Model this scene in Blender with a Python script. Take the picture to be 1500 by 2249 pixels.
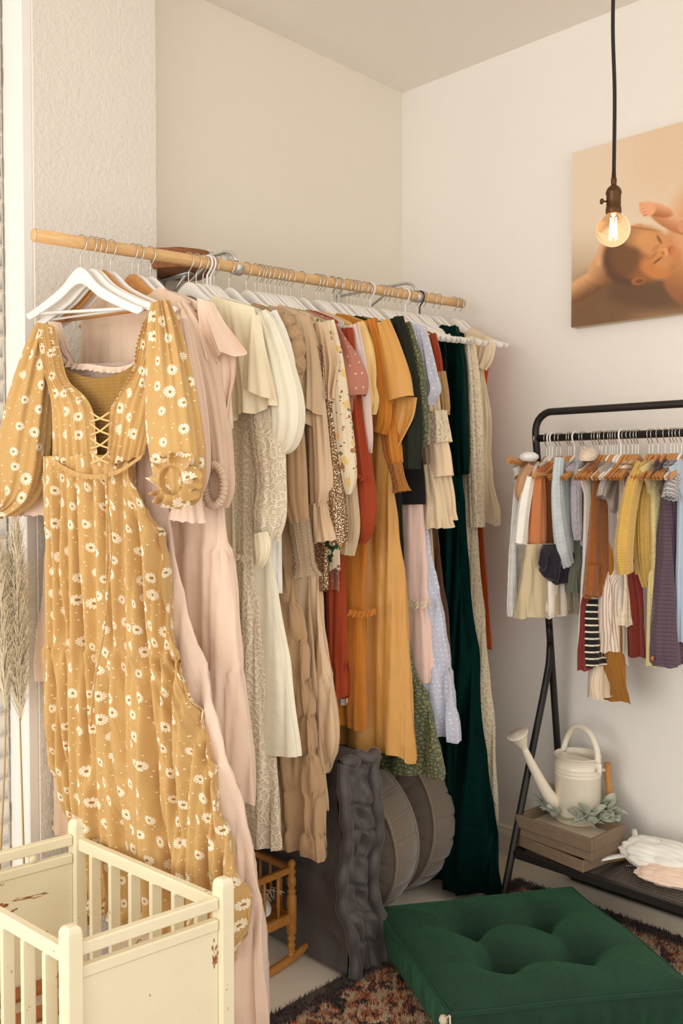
import bpy, math, random
import numpy as np
from mathutils import Vector
for o in list(bpy.data.objects): bpy.data.objects.remove(o)
SC = bpy.context.scene
COL = SC.collection
# ---------------------------------------------------------------- camera, world, lights, exposure
F = 2000.0                                   # focal length in pixels of the 1500 x 2249 frame
YAW = math.radians(44.27); PIT = math.radians(1.85)
CAM = np.array([2.5342, -2.9658, 1.45])
FW = np.array([-math.sin(YAW)*math.cos(PIT), math.cos(YAW)*math.cos(PIT), -math.sin(PIT)])
RT = np.array([math.cos(YAW), math.sin(YAW), 0.0]); UP = np.cross(RT, FW)
cd = bpy.data.cameras.new('camera'); cam = bpy.data.objects.new('camera', cd); COL.objects.link(cam)
cd.sensor_fit = 'HORIZONTAL'; cd.sensor_width = 24.0; cd.lens = 24.0*F/1500.0
cd.clip_start = 0.02; cd.clip_end = 60
cam.location = CAM; cam.rotation_euler = (math.pi/2-PIT, 0, YAW)
cd.dof.use_dof = True; cd.dof.focus_distance = 2.45; cd.dof.aperture_fstop = 5.0
SC.camera = cam
w = bpy.data.worlds.new('daylight'); SC.world = w; w.use_nodes = True
w.node_tree.nodes['Background'].inputs[0].default_value = (1.0, 0.99, 0.965, 1)
w.node_tree.nodes['Background'].inputs[1].default_value = 1.42
def area(name, loc, target, sx, sy, energy, col):
    l = bpy.data.lights.new(name, 'AREA'); l.shape = 'RECTANGLE'; l.size = sx; l.size_y = sy
    l.energy = energy; l.color = col
    o = bpy.data.objects.new(name, l); COL.objects.link(o); o.location = loc
    o.rotation_euler = (Vector(target)-Vector(loc)).to_track_quat('-Z', 'Y').to_euler()
    return o
area('shop_window_daylight', (1.15, -6.4, 1.62), (0.9, 0.0, 1.2), 3.0, 2.6, 98, (1.0, 0.98, 0.95))
VS = SC.view_settings
VS.view_transform = 'Standard'; VS.look = 'None'; VS.exposure = -0.05; VS.gamma = 1.0; VS.use_curve_mapping = False
# ---------------------------------------------------------------- projection helpers (pixels of the photograph -> points in the room)
def ray(px, py): return FW + RT*((px-750)/F) - UP*((py-1124.5)/F)
def on(px, py, ax, v):
    d = ray(px, py); return CAM + d*((v-CAM[ax])/d[ax])
def pr(p):
    d = np.asarray(p, float)-CAM; z = d@FW
    return 750+F*(d@RT)/z, 1124.5-F*(d@UP)/z, z
# ---------------------------------------------------------------- object helpers
ORG = {}
def lin(c):
    return tuple(((x/255.0)/12.92 if x <= 10 else ((x/255.0+0.055)/1.055)**2.4) for x in c)
def setp(o, label=None, cat=None, group=None, kind=None):
    if label: o['label'] = label
    if cat: o['category'] = cat
    if group: o['group'] = group
    if kind: o['kind'] = kind
    return o
def thing(name, label, cat, loc=(0, 0, 0), group=None, rz=0.0):
    o = bpy.data.objects.new(name, None); COL.objects.link(o); o.location = loc; o.rotation_euler = (0, 0, rz)
    o.empty_display_size = 0.05
    setp(o, label, cat, group); ORG[o.name] = np.array(loc, float); return o
def mobj(name, mesh, parent=None):
    o = bpy.data.objects.new(name, mesh); COL.objects.link(o)
    if parent is not None: o.parent = parent
    return o
def org(parent): return ORG.get(parent.name, np.zeros(3)) if parent is not None else np.zeros(3)
def link_mesh(name, V, Fc, m, parent=None, uv=None, smooth=True, local=False):
    """V world coordinates (or local to parent when local), one mesh object"""
    V = np.asarray(V, float)
    if parent is not None and not local: V = V-org(parent)
    me = bpy.data.meshes.new(name); me.from_pydata(V.tolist(), [], Fc)
    if smooth: me.polygons.foreach_set('use_smooth', [True]*len(me.polygons))
    if uv is not None:
        idx = np.zeros(len(me.loops), np.int32); me.loops.foreach_get('vertex_index', idx)
        l = me.uv_layers.new(name='UVMap'); l.data.foreach_set('uv', np.asarray(uv, np.float32)[idx].ravel())
    if m is not None: me.materials.append(m)
    me.update()
    o = mobj(name, me, parent)
    if parent is not None: ORG[o.name] = org(parent)
    return o
class MB:
    """collects pieces of ONE part"""
    def __init__(s): s.V = []; s.F = []; s.U = []; s.n = 0
    def add(s, V, Fc, U=None):
        V = np.asarray(V, float).reshape(-1, 3)
        s.V.append(V); s.F += [tuple(i+s.n for i in f) for f in Fc]
        s.U.append(np.asarray(U, float).reshape(-1, 2) if U is not None else V[:, :2]*1.0); s.n += len(V); return s
    def grid(s, P, U=None, cu=False):
        nv, nu = P.shape[:2]; Fc = []
        for j in range(nv-1):
            a = j*nu
            for i in range(nu-1): Fc.append((a+i, a+i+1, a+nu+i+1, a+nu+i))
            if cu: Fc.append((a+nu-1, a, a+nu, a+2*nu-1))
        return s.add(P.reshape(-1, 3), Fc, None if U is None else U.reshape(-1, 2))
    def box(s, lo, hi, bev=0.0, R=None, o=None):
        lo = np.array(lo, float); hi = np.array(hi, float)
        if bev <= 0:
            V = np.array([[x, y, z] for z in (lo[2], hi[2]) for y in (lo[1], hi[1]) for x in (lo[0], hi[0])])
            Fc = [(0, 2, 3, 1), (4, 5, 7, 6), (0, 1, 5, 4), (2, 6, 7, 3), (0, 4, 6, 2), (1, 3, 7, 5)]
        else:
            c = (lo+hi)/2; h = (hi-lo)/2; b = min(bev, h.min()*0.98); V = []; id = {}
            for sx in (-1, 1):
                for sy in (-1, 1):
                    for sz in (-1, 1):
                        for k in range(3):
                            v = c+np.array([sx, sy, sz])*(h-b); v[k] += (sx, sy, sz)[k]*b
                            id[sx, sy, sz, k] = len(V); V.append(v)
            V = np.array(V); Fc = []
            for k in range(3):
                i, j = [q for q in range(3) if q != k]
                for sg in (-1, 1):
                    f = []
                    for a, bb in ((-1, -1), (1, -1), (1, 1), (-1, 1)):
                        t = [0, 0, 0]; t[k] = sg; t[i] = a; t[j] = bb; f.append(id[(*t, k)])
                    Fc.append(tuple(f if (sg > 0) == (k != 1) else f[::-1]))
                for a in (-1, 1):
                    for bb in (-1, 1):
                        t0 = [0, 0, 0]; t0[k] = -1; t0[i] = a; t0[j] = bb; t1 = list(t0); t1[k] = 1
                        Fc.append((id[(*t0, i)], id[(*t1, i)], id[(*t1, j)], id[(*t0, j)]))
            for sx in (-1, 1):
                for sy in (-1, 1):
                    for sz in (-1, 1): Fc.append(tuple(id[sx, sy, sz, k] for k in range(3)))
        if R is not None: V = (V-(0 if o is None else o))@np.asarray(R).T+(0 if o is None else o)
        return s.add(V, Fc)
    def tube(s, pts, r, n=8, caps=True, closed=False, ry=None, upv=(0, 0, 1)):
        pts = np.asarray(pts, float); m = len(pts); r = np.broadcast_to(np.asarray(r, float), (m,))
        if closed: T = np.roll(pts, -1, 0)-np.roll(pts, 1, 0)
        else: T = np.gradient(pts, axis=0)
        T /= np.linalg.norm(T, axis=1)[:, None]+1e-12
        up = np.array(upv, float)
        if abs(T[0]@up) > 0.9: up = np.array([1.0, 0.31, 0.0])
        N = np.zeros_like(pts); v = up-T[0]*(T[0]@up); v /= np.linalg.norm(v)
        for i in range(m):
            v = v-T[i]*(T[i]@v); v /= np.linalg.norm(v)+1e-12; N[i] = v
        B = np.cross(T, N); th = np.linspace(0, 2*math.pi, n, endpoint=False)
        P = pts[:, None]+r[:, None, None]*(np.cos(th)[None, :, None]*N[:, None]*(1 if ry is None else ry)+np.sin(th)[None, :, None]*B[:, None])
        st = np.concatenate([[0], np.cumsum(np.linalg.norm(np.diff(pts, axis=0), axis=1))])
        U = np.stack(np.broadcast_arrays((th*r.mean())[None, :], st[:, None]), -1)
        b = s.n; s.grid(P, U, cu=True)
        if closed:
            for i in range(n): s.F.append((b+(m-1)*n+i, b+(m-1)*n+(i+1) % n, b+(i+1) % n, b+i))
        elif caps:
            s.F.append(tuple(b+i for i in range(n))[::-1]); s.F.append(tuple(b+(m-1)*n+i for i in range(n)))
        return s
    def lathe(s, prof, n=24, c=(0, 0, 0), R=None):
        th = np.linspace(0, 2*math.pi, n, endpoint=False); prof = np.asarray(prof, float)
        P = np.stack([prof[:, 0:1]*np.cos(th), prof[:, 0:1]*np.sin(th), np.repeat(prof[:, 1:2], n, 1)], -1)
        if R is not None: P = P@np.asarray(R).T
        return s.grid(P+np.array(c, float), np.stack(np.broadcast_arrays(th[None]*0.05, prof[:, 1:2]), -1), cu=True)
    def build(s, name, m, parent=None, smooth=True, local=False):
        return link_mesh(name, np.concatenate(s.V), s.F, m, parent, np.concatenate(s.U), smooth, local)
def rotz(a): return np.array([[math.cos(a), -math.sin(a), 0], [math.sin(a), math.cos(a), 0], [0, 0, 1]])
def rotx(a): return np.array([[1, 0, 0], [0, math.cos(a), -math.sin(a)], [0, math.sin(a), math.cos(a)]])
def roty(a): return np.array([[math.cos(a), 0, math.sin(a)], [0, 1, 0], [-math.sin(a), 0, math.cos(a)]])
def smoothpath(pts, n):
    pts = np.asarray(pts, float); s = np.concatenate([[0], np.cumsum(np.linalg.norm(np.diff(pts, axis=0), axis=1)+1e-9)])
    m = len(pts); T = np.zeros_like(pts)
    for i in range(m):
        a, b = max(i-1, 0), min(i+1, m-1); T[i] = (pts[b]-pts[a])/(s[b]-s[a])
    q = np.linspace(0, s[-1], n); k = np.clip(np.searchsorted(s, q, side='right')-1, 0, m-2)
    h = (s[k+1]-s[k])[:, None]; t = ((q-s[k])[:, None])/h
    return ((2*t**3-3*t**2+1)*pts[k]+(t**3-2*t**2+t)*h*T[k]+(-2*t**3+3*t**2)*pts[k+1]+(t**3-t**2)*h*T[k+1])
# ---------------------------------------------------------------- materials
class NT:
    def __init__(s, name):
        s.m = bpy.data.materials.new(name); s.m.use_nodes = True; s.t = s.m.node_tree; s.t.nodes.clear()
        s.out = s.n('ShaderNodeOutputMaterial'); s.b = s.n('ShaderNodeBsdfPrincipled'); s.l(s.b.outputs[0], s.out.inputs[0])
    def n(s, ty, **k):
        q = s.t.nodes.new(ty)
        for a, v in k.items(): setattr(q, a, v)
        return q
    def l(s, a, b): s.t.links.new(a, b)
    def put(s, inp, v):
        if hasattr(v, 'is_linked') or isinstance(v, bpy.types.NodeSocket): s.l(v, inp)
        else: inp.default_value = v
    def math(s, op, a, b=0.0, c=None):
        q = s.n('ShaderNodeMath', operation=op); s.put(q.inputs[0], a); s.put(q.inputs[1], b)
        if c is not None: s.put(q.inputs[2], c)
        return q.outputs[0]
    def mix(s, f, a, b):
        q = s.n('ShaderNodeMix', data_type='RGBA'); s.put(q.inputs[0], f)
        s.put(q.inputs[6], a if not isinstance(a, tuple) or len(a) == 4 else (*a, 1)); s.put(q.inputs[7], b if not isinstance(b, tuple) or len(b) == 4 else (*b, 1))
        return q.outputs[2]
    def co(s, which='Object', scale=None):
        q = s.n('ShaderNodeTexCoord').outputs[which]
        if scale is not None:
            mp = s.n('ShaderNodeMapping'); s.l(q, mp.inputs[0]); mp.inputs['Scale'].default_value = scale; q = mp.outputs[0]
        return q
    def noise(s, co, scale, detail=3, rough=0.5, out=0):
        q = s.n('ShaderNodeTexNoise'); s.l(co, q.inputs['Vector']); q.inputs['Scale'].default_value = scale
        q.inputs['Detail'].default_value = detail; q.inputs['Roughness'].default_value = rough; return q.outputs[out]
    def ramp(s, f, stops):
        q = s.n('ShaderNodeValToRGB'); s.l(f, q.inputs[0]); e = q.color_ramp.elements
        while len(e) < len(stops): e.new(0.5)
        for i, (p, c) in enumerate(stops):
            e[i].position = p; e[i].color = (*c, 1) if len(c) == 3 else c
        return q.outputs[0]
    def step(s, v, lo, hi):
        q = s.n('ShaderNodeMapRange'); q.clamp = True; s.put(q.inputs[0], v); q.inputs[1].default_value = lo; q.inputs[2].default_value = hi; return q.outputs[0]
    def bump(s, h, strength=0.3, dist=0.002, prev=None):
        q = s.n('ShaderNodeBump'); s.l(h, q.inputs['Height']); q.inputs['Strength'].default_value = strength; q.inputs['Distance'].default_value = dist
        if prev is not None: s.l(prev, q.inputs['Normal'])
        return q.outputs[0]
    def fin(s, col=None, rough=None, metal=None, normal=None, **k):
        if col is not None: s.put(s.b.inputs['Base Color'], (*col, 1) if isinstance(col, tuple) and len(col) == 3 else col)
        if rough is not None: s.put(s.b.inputs['Roughness'], rough)
        if metal is not None: s.put(s.b.inputs['Metallic'], metal)
        if normal is not None: s.l(normal, s.b.inputs['Normal'])
        for a, v in k.items(): s.put(s.b.inputs[a.replace('_', ' ')], v)
        return s.m
def plain(name, c, rough=0.5, metal=0.0, var=0.05, scale=30, bump=0.0):
    t = NT(name); c = lin(c); n = t.noise(t.co(), scale)
    col = t.mix(n, tuple(x*(1-var*2) for x in c), tuple(min(1, x*(1+var*2)) for x in c))
    return t.fin(col, rough, metal, t.bump(n, bump, 0.002) if bump else None)
def fabric(name, c, rough=0.85, sheen=0.25, crinkle=0.25, streak=0.0, var=0.06, metal=0.0, spec=0.25, trans=0.0, sc=1.0):
    """woven cloth: faint colour mottling, crumple relief, optional lengthwise crinkle streaks"""
    t = NT(name); c = lin(c); uv = t.co('UV')
    n1 = t.noise(uv, 14*sc, 4); n2 = t.noise(uv, 420*sc, 2)
    mm = t.math('ADD', t.math('MULTIPLY', n1, 0.6), t.math('MULTIPLY', n2, 0.4))
    col = t.mix(mm, tuple(x*(1-var*2.2) for x in c), tuple(min(1, x*(1+var*2.2)) for x in c))
    nm = t.bump(t.noise(uv, 26*sc, 4, 0.55), crinkle, 0.012)
    if streak: nm = t.bump(t.noise(t.co('UV', (95*sc, 7*sc, 1)), 1.0, 3), streak, 0.006, nm)
    nm = t.bump(n2, 0.12, 0.001, nm)
    t.fin(col, rough, metal, nm, Sheen_Weight=sheen, Sheen_Roughness=0.5)
    t.b.inputs['Specular IOR Level'].default_value = spec
    return t.m
def dotted(name, c, dot, scale, size, **k):
    m = fabric(name, c, **k); t = NT.__new__(NT); t.m = m; t.t = m.node_tree
    t.b = [q for q in t.t.nodes if q.type == 'BSDF_PRINCIPLED'][0]
    src = t.b.inputs['Base Color'].links[0].from_socket
    v = t.n('ShaderNodeTexVoronoi', voronoi_dimensions='2D'); t.l(t.co('UV'), v.inputs['Vector']); v.inputs['Scale'].default_value = scale
    v.inputs['Randomness'].default_value = 0.35
    t.l(t.mix(t.step(v.outputs['Distance'], size, size*0.7), src, lin(dot)), t.b.inputs['Base Color']); return m
def striped(name, c, c2, period, duty, horiz=True, **k):
    m = fabric(name, c, **k); t = NT.__new__(NT); t.m = m; t.t = m.node_tree
    t.b = [q for q in t.t.nodes if q.type == 'BSDF_PRINCIPLED'][0]
    src = t.b.inputs['Base Color'].links[0].from_socket
    sp = t.n('ShaderNodeSeparateXYZ'); t.l(t.co('UV'), sp.inputs[0])
    fr = t.math('FRACT', t.math('DIVIDE', sp.outputs[1 if horiz else 0], period))
    t.l(t.mix(t.math('LESS_THAN', fr, duty), src, lin(c2)), t.b.inputs['Base Color']); return m
def knit(name, c, period=0.006, depth=0.5, cable=False, sheen=0.4):
    t = NT(name); c = lin(c); uv = t.co('UV'); sp = t.n('ShaderNodeSeparateXYZ'); t.l(uv, sp.inputs[0])
    a = t.math('SINE', t.math('MULTIPLY', sp.outputs[0], 2*math.pi/period))
    b = t.math('SINE', t.math('MULTIPLY', sp.outputs[1], 2*math.pi/(period*(1.0 if cable else 3.5))))
    h = t.math('ADD', t.math('MULTIPLY', a, 0.5), t.math('MULTIPLY', b, 0.35)); n = t.noise(uv, 30, 3)
    col = t.mix(t.math('ADD', t.math('MULTIPLY', h, 0.3), n), tuple(x*0.8 for x in c), tuple(min(1, x*1.1) for x in c))
    return t.fin(col, 0.95, 0, t.bump(n, 0.2, 0.01, t.bump(h, depth, 0.0015)), Sheen_Weight=sheen)
def velvet(name, c, edge, rough=0.6):
    t = NT(name); uv = t.co('UV'); n = t.noise(t.co('UV', (9, 3, 1)), 1.0, 4, 0.6)
    lw = t.n('ShaderNodeLayerWeight'); lw.inputs[0].default_value = 0.35
    col = t.mix(t.step(n, 0.3, 0.75), tuple(x*0.75 for x in lin(c)), tuple(x*1.2 for x in lin(c)))
    t.fin(col, rough, 0, t.bump(t.noise(uv, 18, 4), 0.3, 0.012), Sheen_Weight=0.9, Sheen_Roughness=0.3, Sheen_Tint=(*lin(edge), 1))
    t.b.inputs['Specular IOR Level'].default_value = 0.15
    return t.m
def lace(name, c, hole=0.10, scale=55, base=0.04):
    """openwork: real holes between looping cords"""
    t = NT(name); uv = t.co('UV'); cc = lin(c)
    wob = t.n('ShaderNodeVectorMath', operation='ADD'); t.l(uv, wob.inputs[0])
    ns = t.n('ShaderNodeVectorMath', operation='SCALE'); t.l(t.noise(uv, 30, 2, out=1), ns.inputs[0]); ns.inputs[3].default_value = 0.02; t.l(ns.outputs[0], wob.inputs[1])
    v = t.n('ShaderNodeTexVoronoi', feature='DISTANCE_TO_EDGE', voronoi_dimensions='2D'); t.l(wob.outputs[0], v.inputs['Vector']); v.inputs['Scale'].default_value = scale
    v2 = t.n('ShaderNodeTexVoronoi', voronoi_dimensions='2D'); t.l(uv, v2.inputs['Vector']); v2.inputs['Scale'].default_value = scale*0.42
    ring = t.math('SINE', t.math('MULTIPLY', v2.outputs['Distance'], 21.0))
    solid = t.math('MAXIMUM', t.step(v.outputs['Distance'], hole*2.0, hole), t.step(ring, 0.0, 0.5))
    t.fin(t.mix(t.noise(uv, 120), tuple(x*0.88 for x in cc), cc), 0.8, 0, t.bump(solid, 0.8, 0.003), Sheen_Weight=0.2)
    t.put(t.b.inputs['Alpha'], t.math('ADD', t.math('MULTIPLY', t.math('GREATER_THAN', solid, 0.3), 1.0-base), base)); return t.m
def wood(name, c1, c2, axis=(1, 1, 12), scale=6.0, rough=0.45):
    t = NT(name); n = t.noise(t.co('Object', axis), scale, 5, 0.6)
    r = t.math('FRACT', t.math('MULTIPLY', n, 5.0))
    col = t.mix(t.math('ADD', t.math('MULTIPLY', r, 0.45), t.math('MULTIPLY', t.noise(t.co(), 40), 0.35)), lin(c1), lin(c2))
    return t.fin(col, rough, 0, t.bump(r, 0.05, 0.001))
# ---------------------------------------------------------------- the room
def wallpaint(name, c, sc, st):
    t = NT(name); o = t.co(); n = t.noise(o, sc, 3, 0.6); big = t.noise(o, 1.6, 4, 0.6); c = lin(c)
    col = t.mix(big, tuple(x*0.955 for x in c), tuple(min(1, x*1.03) for x in c))
    mark = t.step(t.noise(o, 7.0, 5, 0.7), 0.715, 0.78)
    col = t.mix(t.math('MULTIPLY', mark, 0.12), col, tuple(x*0.6 for x in c))
    return t.fin(col, 0.75, 0, t.bump(n, st, 0.006))
M_wallL = wallpaint('cream_wall_paint', (238, 229, 211), 55, 0.22)
M_wallR = wallpaint('warm_white_wall_paint', (240, 234, 225), 60, 0.22)
M_col = wallpaint('orange_peel_wall_paint', (236, 228, 216), 75, 0.75)
M_ceil = wallpaint('ceiling_paint', (243, 236, 227), 60, 0.2)
M_white = plain('white_gloss_trim_paint', (246, 243, 237), 0.4, var=0.015, scale=12, bump=0.05)
def struct(name, mb, m, label=None, smooth=False):
    o = mb.build(name, m, None, smooth); setp(o, label, None, None, 'structure'); return o
ZC = 3.09
struct('wall_left', MB().box((-0.15, -1.30, -0.1), (0.0, 0.15, ZC+0.1)), M_wallL, 'cream plaster wall behind the wooden clothes rod')
struct('wall_right', MB().box((-0.15, 0.0, -0.1), (3.9, 0.15, ZC+0.1)), M_wallR, 'warm white plaster wall carrying the newborn canvas')
struct('ceiling', MB().box((-0.3, -4.6, ZC), (3.9, 0.15, ZC+0.15)), M_ceil, 'pale beige textured ceiling')
struct('wall_column', MB().box((-0.15, -1.715, 0), (0.10, -1.298, ZC), 0.004), M_col, 'textured plaster column projecting left of the rod')
struct('trim_1', MB().box((-0.12, -1.745, 0), (0.098, -1.714, ZC), 0.003), M_white, 'smooth white board facing the side of the textured column')
t = NT('painted_concrete'); o_ = t.co(); n = t.noise(o_, 2.2, 6, 0.6); n2 = t.noise(o_, 60, 3)
sp = t.step(t.noise(o_, 22, 4, 0.7), 0.70, 0.74); c = lin((242, 230, 210))
col = t.mix(n, tuple(x*0.84 for x in c), tuple(x*1.08 for x in c)); col = t.mix(t.math('MULTIPLY', sp, 0.35), col, lin((140, 118, 95)))
M_floor = t.fin(col, 0.5, 0, t.bump(n2, 0.08, 0.002))
struct('floor', MB().box((-0.3, -4.6, -0.12), (3.9, 0.15, 0.0)), M_floor, 'worn painted concrete floor')
# painted brick wall beyond the column
t = NT('white_painted_brick'); n = t.noise(t.co(), 24, 5, 0.6); c = lin((236, 228, 212))
pt = t.step(t.noise(t.co(), 9, 3), 0.62, 0.68)
col = t.mix(n, tuple(x*0.93 for x in c), tuple(min(1, x*1.03) for x in c)); col = t.mix(t.math('MULTIPLY', pt, 0.25), col, lin((225, 200, 170)))
M_brick = t.fin(col, 0.6, 0, t.bump(n, 0.3, 0.006))
M_mortar = plain('painted_mortar', (232, 223, 207), 0.8, bump=0.4)
bw = struct('wall_brick', MB().box((-0.2, -4.2, 0), (-0.016, -1.748, ZC)), M_mortar, 'white painted brick wall at the far left')
rnd = random.Random(5)
bm = []
for v in range(3):
    b = MB().box((0, -0.098, -0.0305), (0.030+0.002*v, 0.100, 0.0305), 0.005)
    bm.append(link_mesh('brick', np.concatenate(b.V), b.F, M_brick, bw).data); bpy.data.objects.remove(bpy.data.objects['brick'])
hb = MB().box((0, -0.046, -0.0305), (0.032, 0.048, 0.0305), 0.005); hm = link_mesh('brick', np.concatenate(hb.V), hb.F, M_brick, bw).data; bpy.data.objects.remove(bpy.data.objects['brick'])
z = 0.032; k = 0
while z < ZC-0.03:
    y = -1.752
    first = k % 2
    for q in range(3):
        me = hm if (q == 0 and first) else bm[rnd.randrange(3)]; L = 0.092 if me is hm else 0.196
        b = mobj('brick', me, bw); b.location = (-0.042+rnd.uniform(-0.002, 0.003), y-L/2, z); b.rotation_euler = (rnd.uniform(-.008, .008), 0, rnd.uniform(-.008, .008))
        y -= L+0.008
    z += 0.0645; k += 1
# baseboards
def base_profile(y0, y1, x0, x1, along):
    return None
b = MB(); pf = [(0, 0), (0.016, 0), (0.016, 0.085), (0.010, 0.10), (0.010, 0.108), (0, 0.115)]
P = np.array([[[x, -p[0], p[1]] for p in pf] for x in (0.0, 3.9)]); b.grid(P)
struct('baseboard_right', b, plain('cream_baseboard', (236, 224, 205), 0.5), 'cream baseboard along the right wall')
b = MB(); P = np.array([[[p[0], y, p[1]] for p in pf] for y in (-1.298, 0.0)]); b.grid(P)
struct('baseboard_left', b, M_white, 'white baseboard behind the hanging dresses')
# ---------------------------------------------------------------- the pine rod on its brackets
def rod_pt(px):
    return on(px, 517+0.1596*(px-75), 0, 0.405)
RA = np.array([0.405, -1.87, 2.061]); RB = np.array([0.405, -0.115, 2.138]); RR = 0.0165
def rod_at(y): return RA+(RB-RA)*((y-RA[1])/(RB[1]-RA[1]))
M_pine = wood('pale_pine', (236, 196, 142), (206, 154, 92), (14, 1.2, 14), 5.0, 0.45)
M_steel = plain('bright_steel_wire', (205, 200, 190), 0.22, 1.0, 0.02)
M_grey = plain('grey_bracket_metal', (205, 202, 196), 0.35, 0.6, 0.02)
rd = thing('clothes_rod', 'long pale pine clothes rod hung with dresses', 'rod', tuple(RA))
b = MB(); pts = np.linspace(RA, RB, 12); rr = np.full(12, RR); b.tube(pts, rr, 24)
b.build('rod', M_pine, rd, True)
d = (RB-RA)/np.linalg.norm(RB-RA); M_endg = wood('pine_end_grain', (232, 196, 148), (200, 150, 96), (10, 10, 10), 20, 0.6)
for p, s in ((RA, -1), (RB, 1)): MB().tube(np.array([p, p+d*s*0.002]), [RR*0.999, RR*0.93], 24).build('rod_end', M_endg, rd)
def bracket(y, lab):
    p = rod_at(y); t = thing('rod_bracket', lab, 'bracket', (0.0, y, p[2]))
    b = MB().box((0.0, y-0.018, p[2]-0.09), (0.006, y+0.018, p[2]+0.10), 0.002); b.build('wall_plate', M_grey, t, False)
    b = MB().box((0.004, y-0.010, p[2]+0.052), (0.36, y+0.010, p[2]+0.060), 0.002)
    b.tube(smoothpath([(0.006, y, p[2]-0.07), (0.12, y, p[2]-0.03), (0.30, y, p[2]+0.05)], 10), 0.005, 8); b.build('arm', M_grey, t)
    th = np.linspace(-0.55*math.pi, 0.75*math.pi, 14)
    P = np.array([[[p[0]-math.sin(a)*(RR+dr), y+w, p[2]-math.cos(a)*(RR+dr)] for a in th] for dr, w in ((0.001, -0.013), (0.006, -0.013), (0.006, 0.013), (0.001, 0.013), (0.001, -0.013))])
    b = MB().grid(P); b.tube(smoothpath([(0.35, y, p[2]+0.056), (0.385, y, p[2]+0.045), (0.405, y, p[2]+0.018)], 6), 0.006, 8); b.build('hook_cradle', M_grey, t)
    b = MB().lathe([(0, 0.004), (0.004, 0.003), (0.004, 0), (0, 0)], 10, (p[0]+RR+0.004, y, p[2]-0.006), roty(math.pi/2)); b.build('screw', M_steel, t)
bracket(rod_pt(520)[1], 'pale metal rod bracket near the middle of the pine rod')
bracket(rod_pt(915)[1], 'metal rod bracket holding the far end of the pine rod')
# live-edge slab on its bracket behind the rod
M_bark = wood('bark_edge', (164, 104, 60), (92, 56, 32), (3, 3, 3), 14, 0.85)
M_slab = wood('reddish_slab_wood', (186, 116, 66), (112, 62, 34), (4, 14, 4), 5, 0.6)
c = on(396, 578, 0, 0.10)
t = thing('wood_slab', 'reddish live-edge wood slab shelf behind the rod beside the column', 'shelf', (0.0, float(c[1]), float(c[2])-0.03))
th = np.linspace(0, 2*math.pi, 40, endpoint=False); rr = 1+0.06*np.sin(3*th+1)+0.04*np.sin(7*th)
ring = np.stack([0.10+0.10*np.cos(th)*rr, c[1]+0.105*np.sin(th)*rr, 0*th], 1)
b = MB(); P = np.stack([ring*[1, 1, 0]+[0, 0, c[2]+dz] + (ring-[0.1, c[1], 0])*[s_, s_, 0] for dz, s_ in ((-0.034, -.06), (-0.02, 0.0), (0.012, 0.02), (0.026, -0.03))])
b.grid(P, None, True); b.build('bark_edge', M_bark, t)
b = MB(); b.add(P[-1]+[0, 0, 0.001], [tuple(range(40))]); b.add(P[0]-[0, 0, 0.001], [tuple(range(40))[::-1]]); b.build('slab_face', M_slab, t, False)
b = MB().box((0.0, c[1]-0.012, c[2]-0.15), (0.005, c[1]+0.012, c[2]-0.034)); b.box((0.0, c[1]-0.012, c[2]-0.043), (0.16, c[1]+0.012, c[2]-0.036)); b.tube([(0.004, c[1], c[2]-0.13), (0.13, c[1], c[2]-0.04)], 0.005); b.build('bracket', M_grey, t)
q = on(505, 566, 0, 0.03)
t = thing('wire_bracket', 'white wire bracket on the wall behind the rod', 'bracket', (0, float(q[1]), float(q[2])))
b = MB().box((0.0, q[1]-0.015, q[2]-0.03), (0.006, q[1]+0.015, q[2]+0.03), 0.002); b.build('wall_plate', M_white, t)
b = MB().tube(smoothpath([on(505, 560, 0, .005), on(470, 553, 0, .03), on(434, 551, 0, .06), on(428, 563, 0, .065), on(445, 577, 0, .05), on(503, 574, 0, .005)], 30), 0.004); b.build('wire', M_white, t)
# ---------------------------------------------------------------- hangers (local frame: x across the hanger, z up from the rod centre)
M_hw = plain('white_lacquered_wood', (244, 240, 232), 0.35, var=0.01)
M_hwood = wood('honey_wood', (214, 154, 88), (184, 120, 58), (8, 8, 2), 8, 0.4)
M_plw = plain('white_plastic', (240, 238, 234), 0.4, var=0.01)
M_blk = plain('black_plastic', (28, 25, 24), 0.4)
HOOK = [(-.019, -.008), (-.0205, .004), (-.015, .014), (-.004, .0205), (.008, .019), (.018, .010), (.0205, -.002), (.016, -.016), (.006, -.028), (0, -.036), (0, -.066)]
def hook_mesh(name, m, r=0.0016, rs=1.0, drop=0.0):
    p = np.array([(a*rs, 0, b_*rs) for a, b_ in HOOK]); p[-1, 2] -= drop
    b = MB().tube(smoothpath(p, 40), r, 8); o = b.build(name, m, None, True); me = o.data; bpy.data.objects.remove(o); return me
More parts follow.
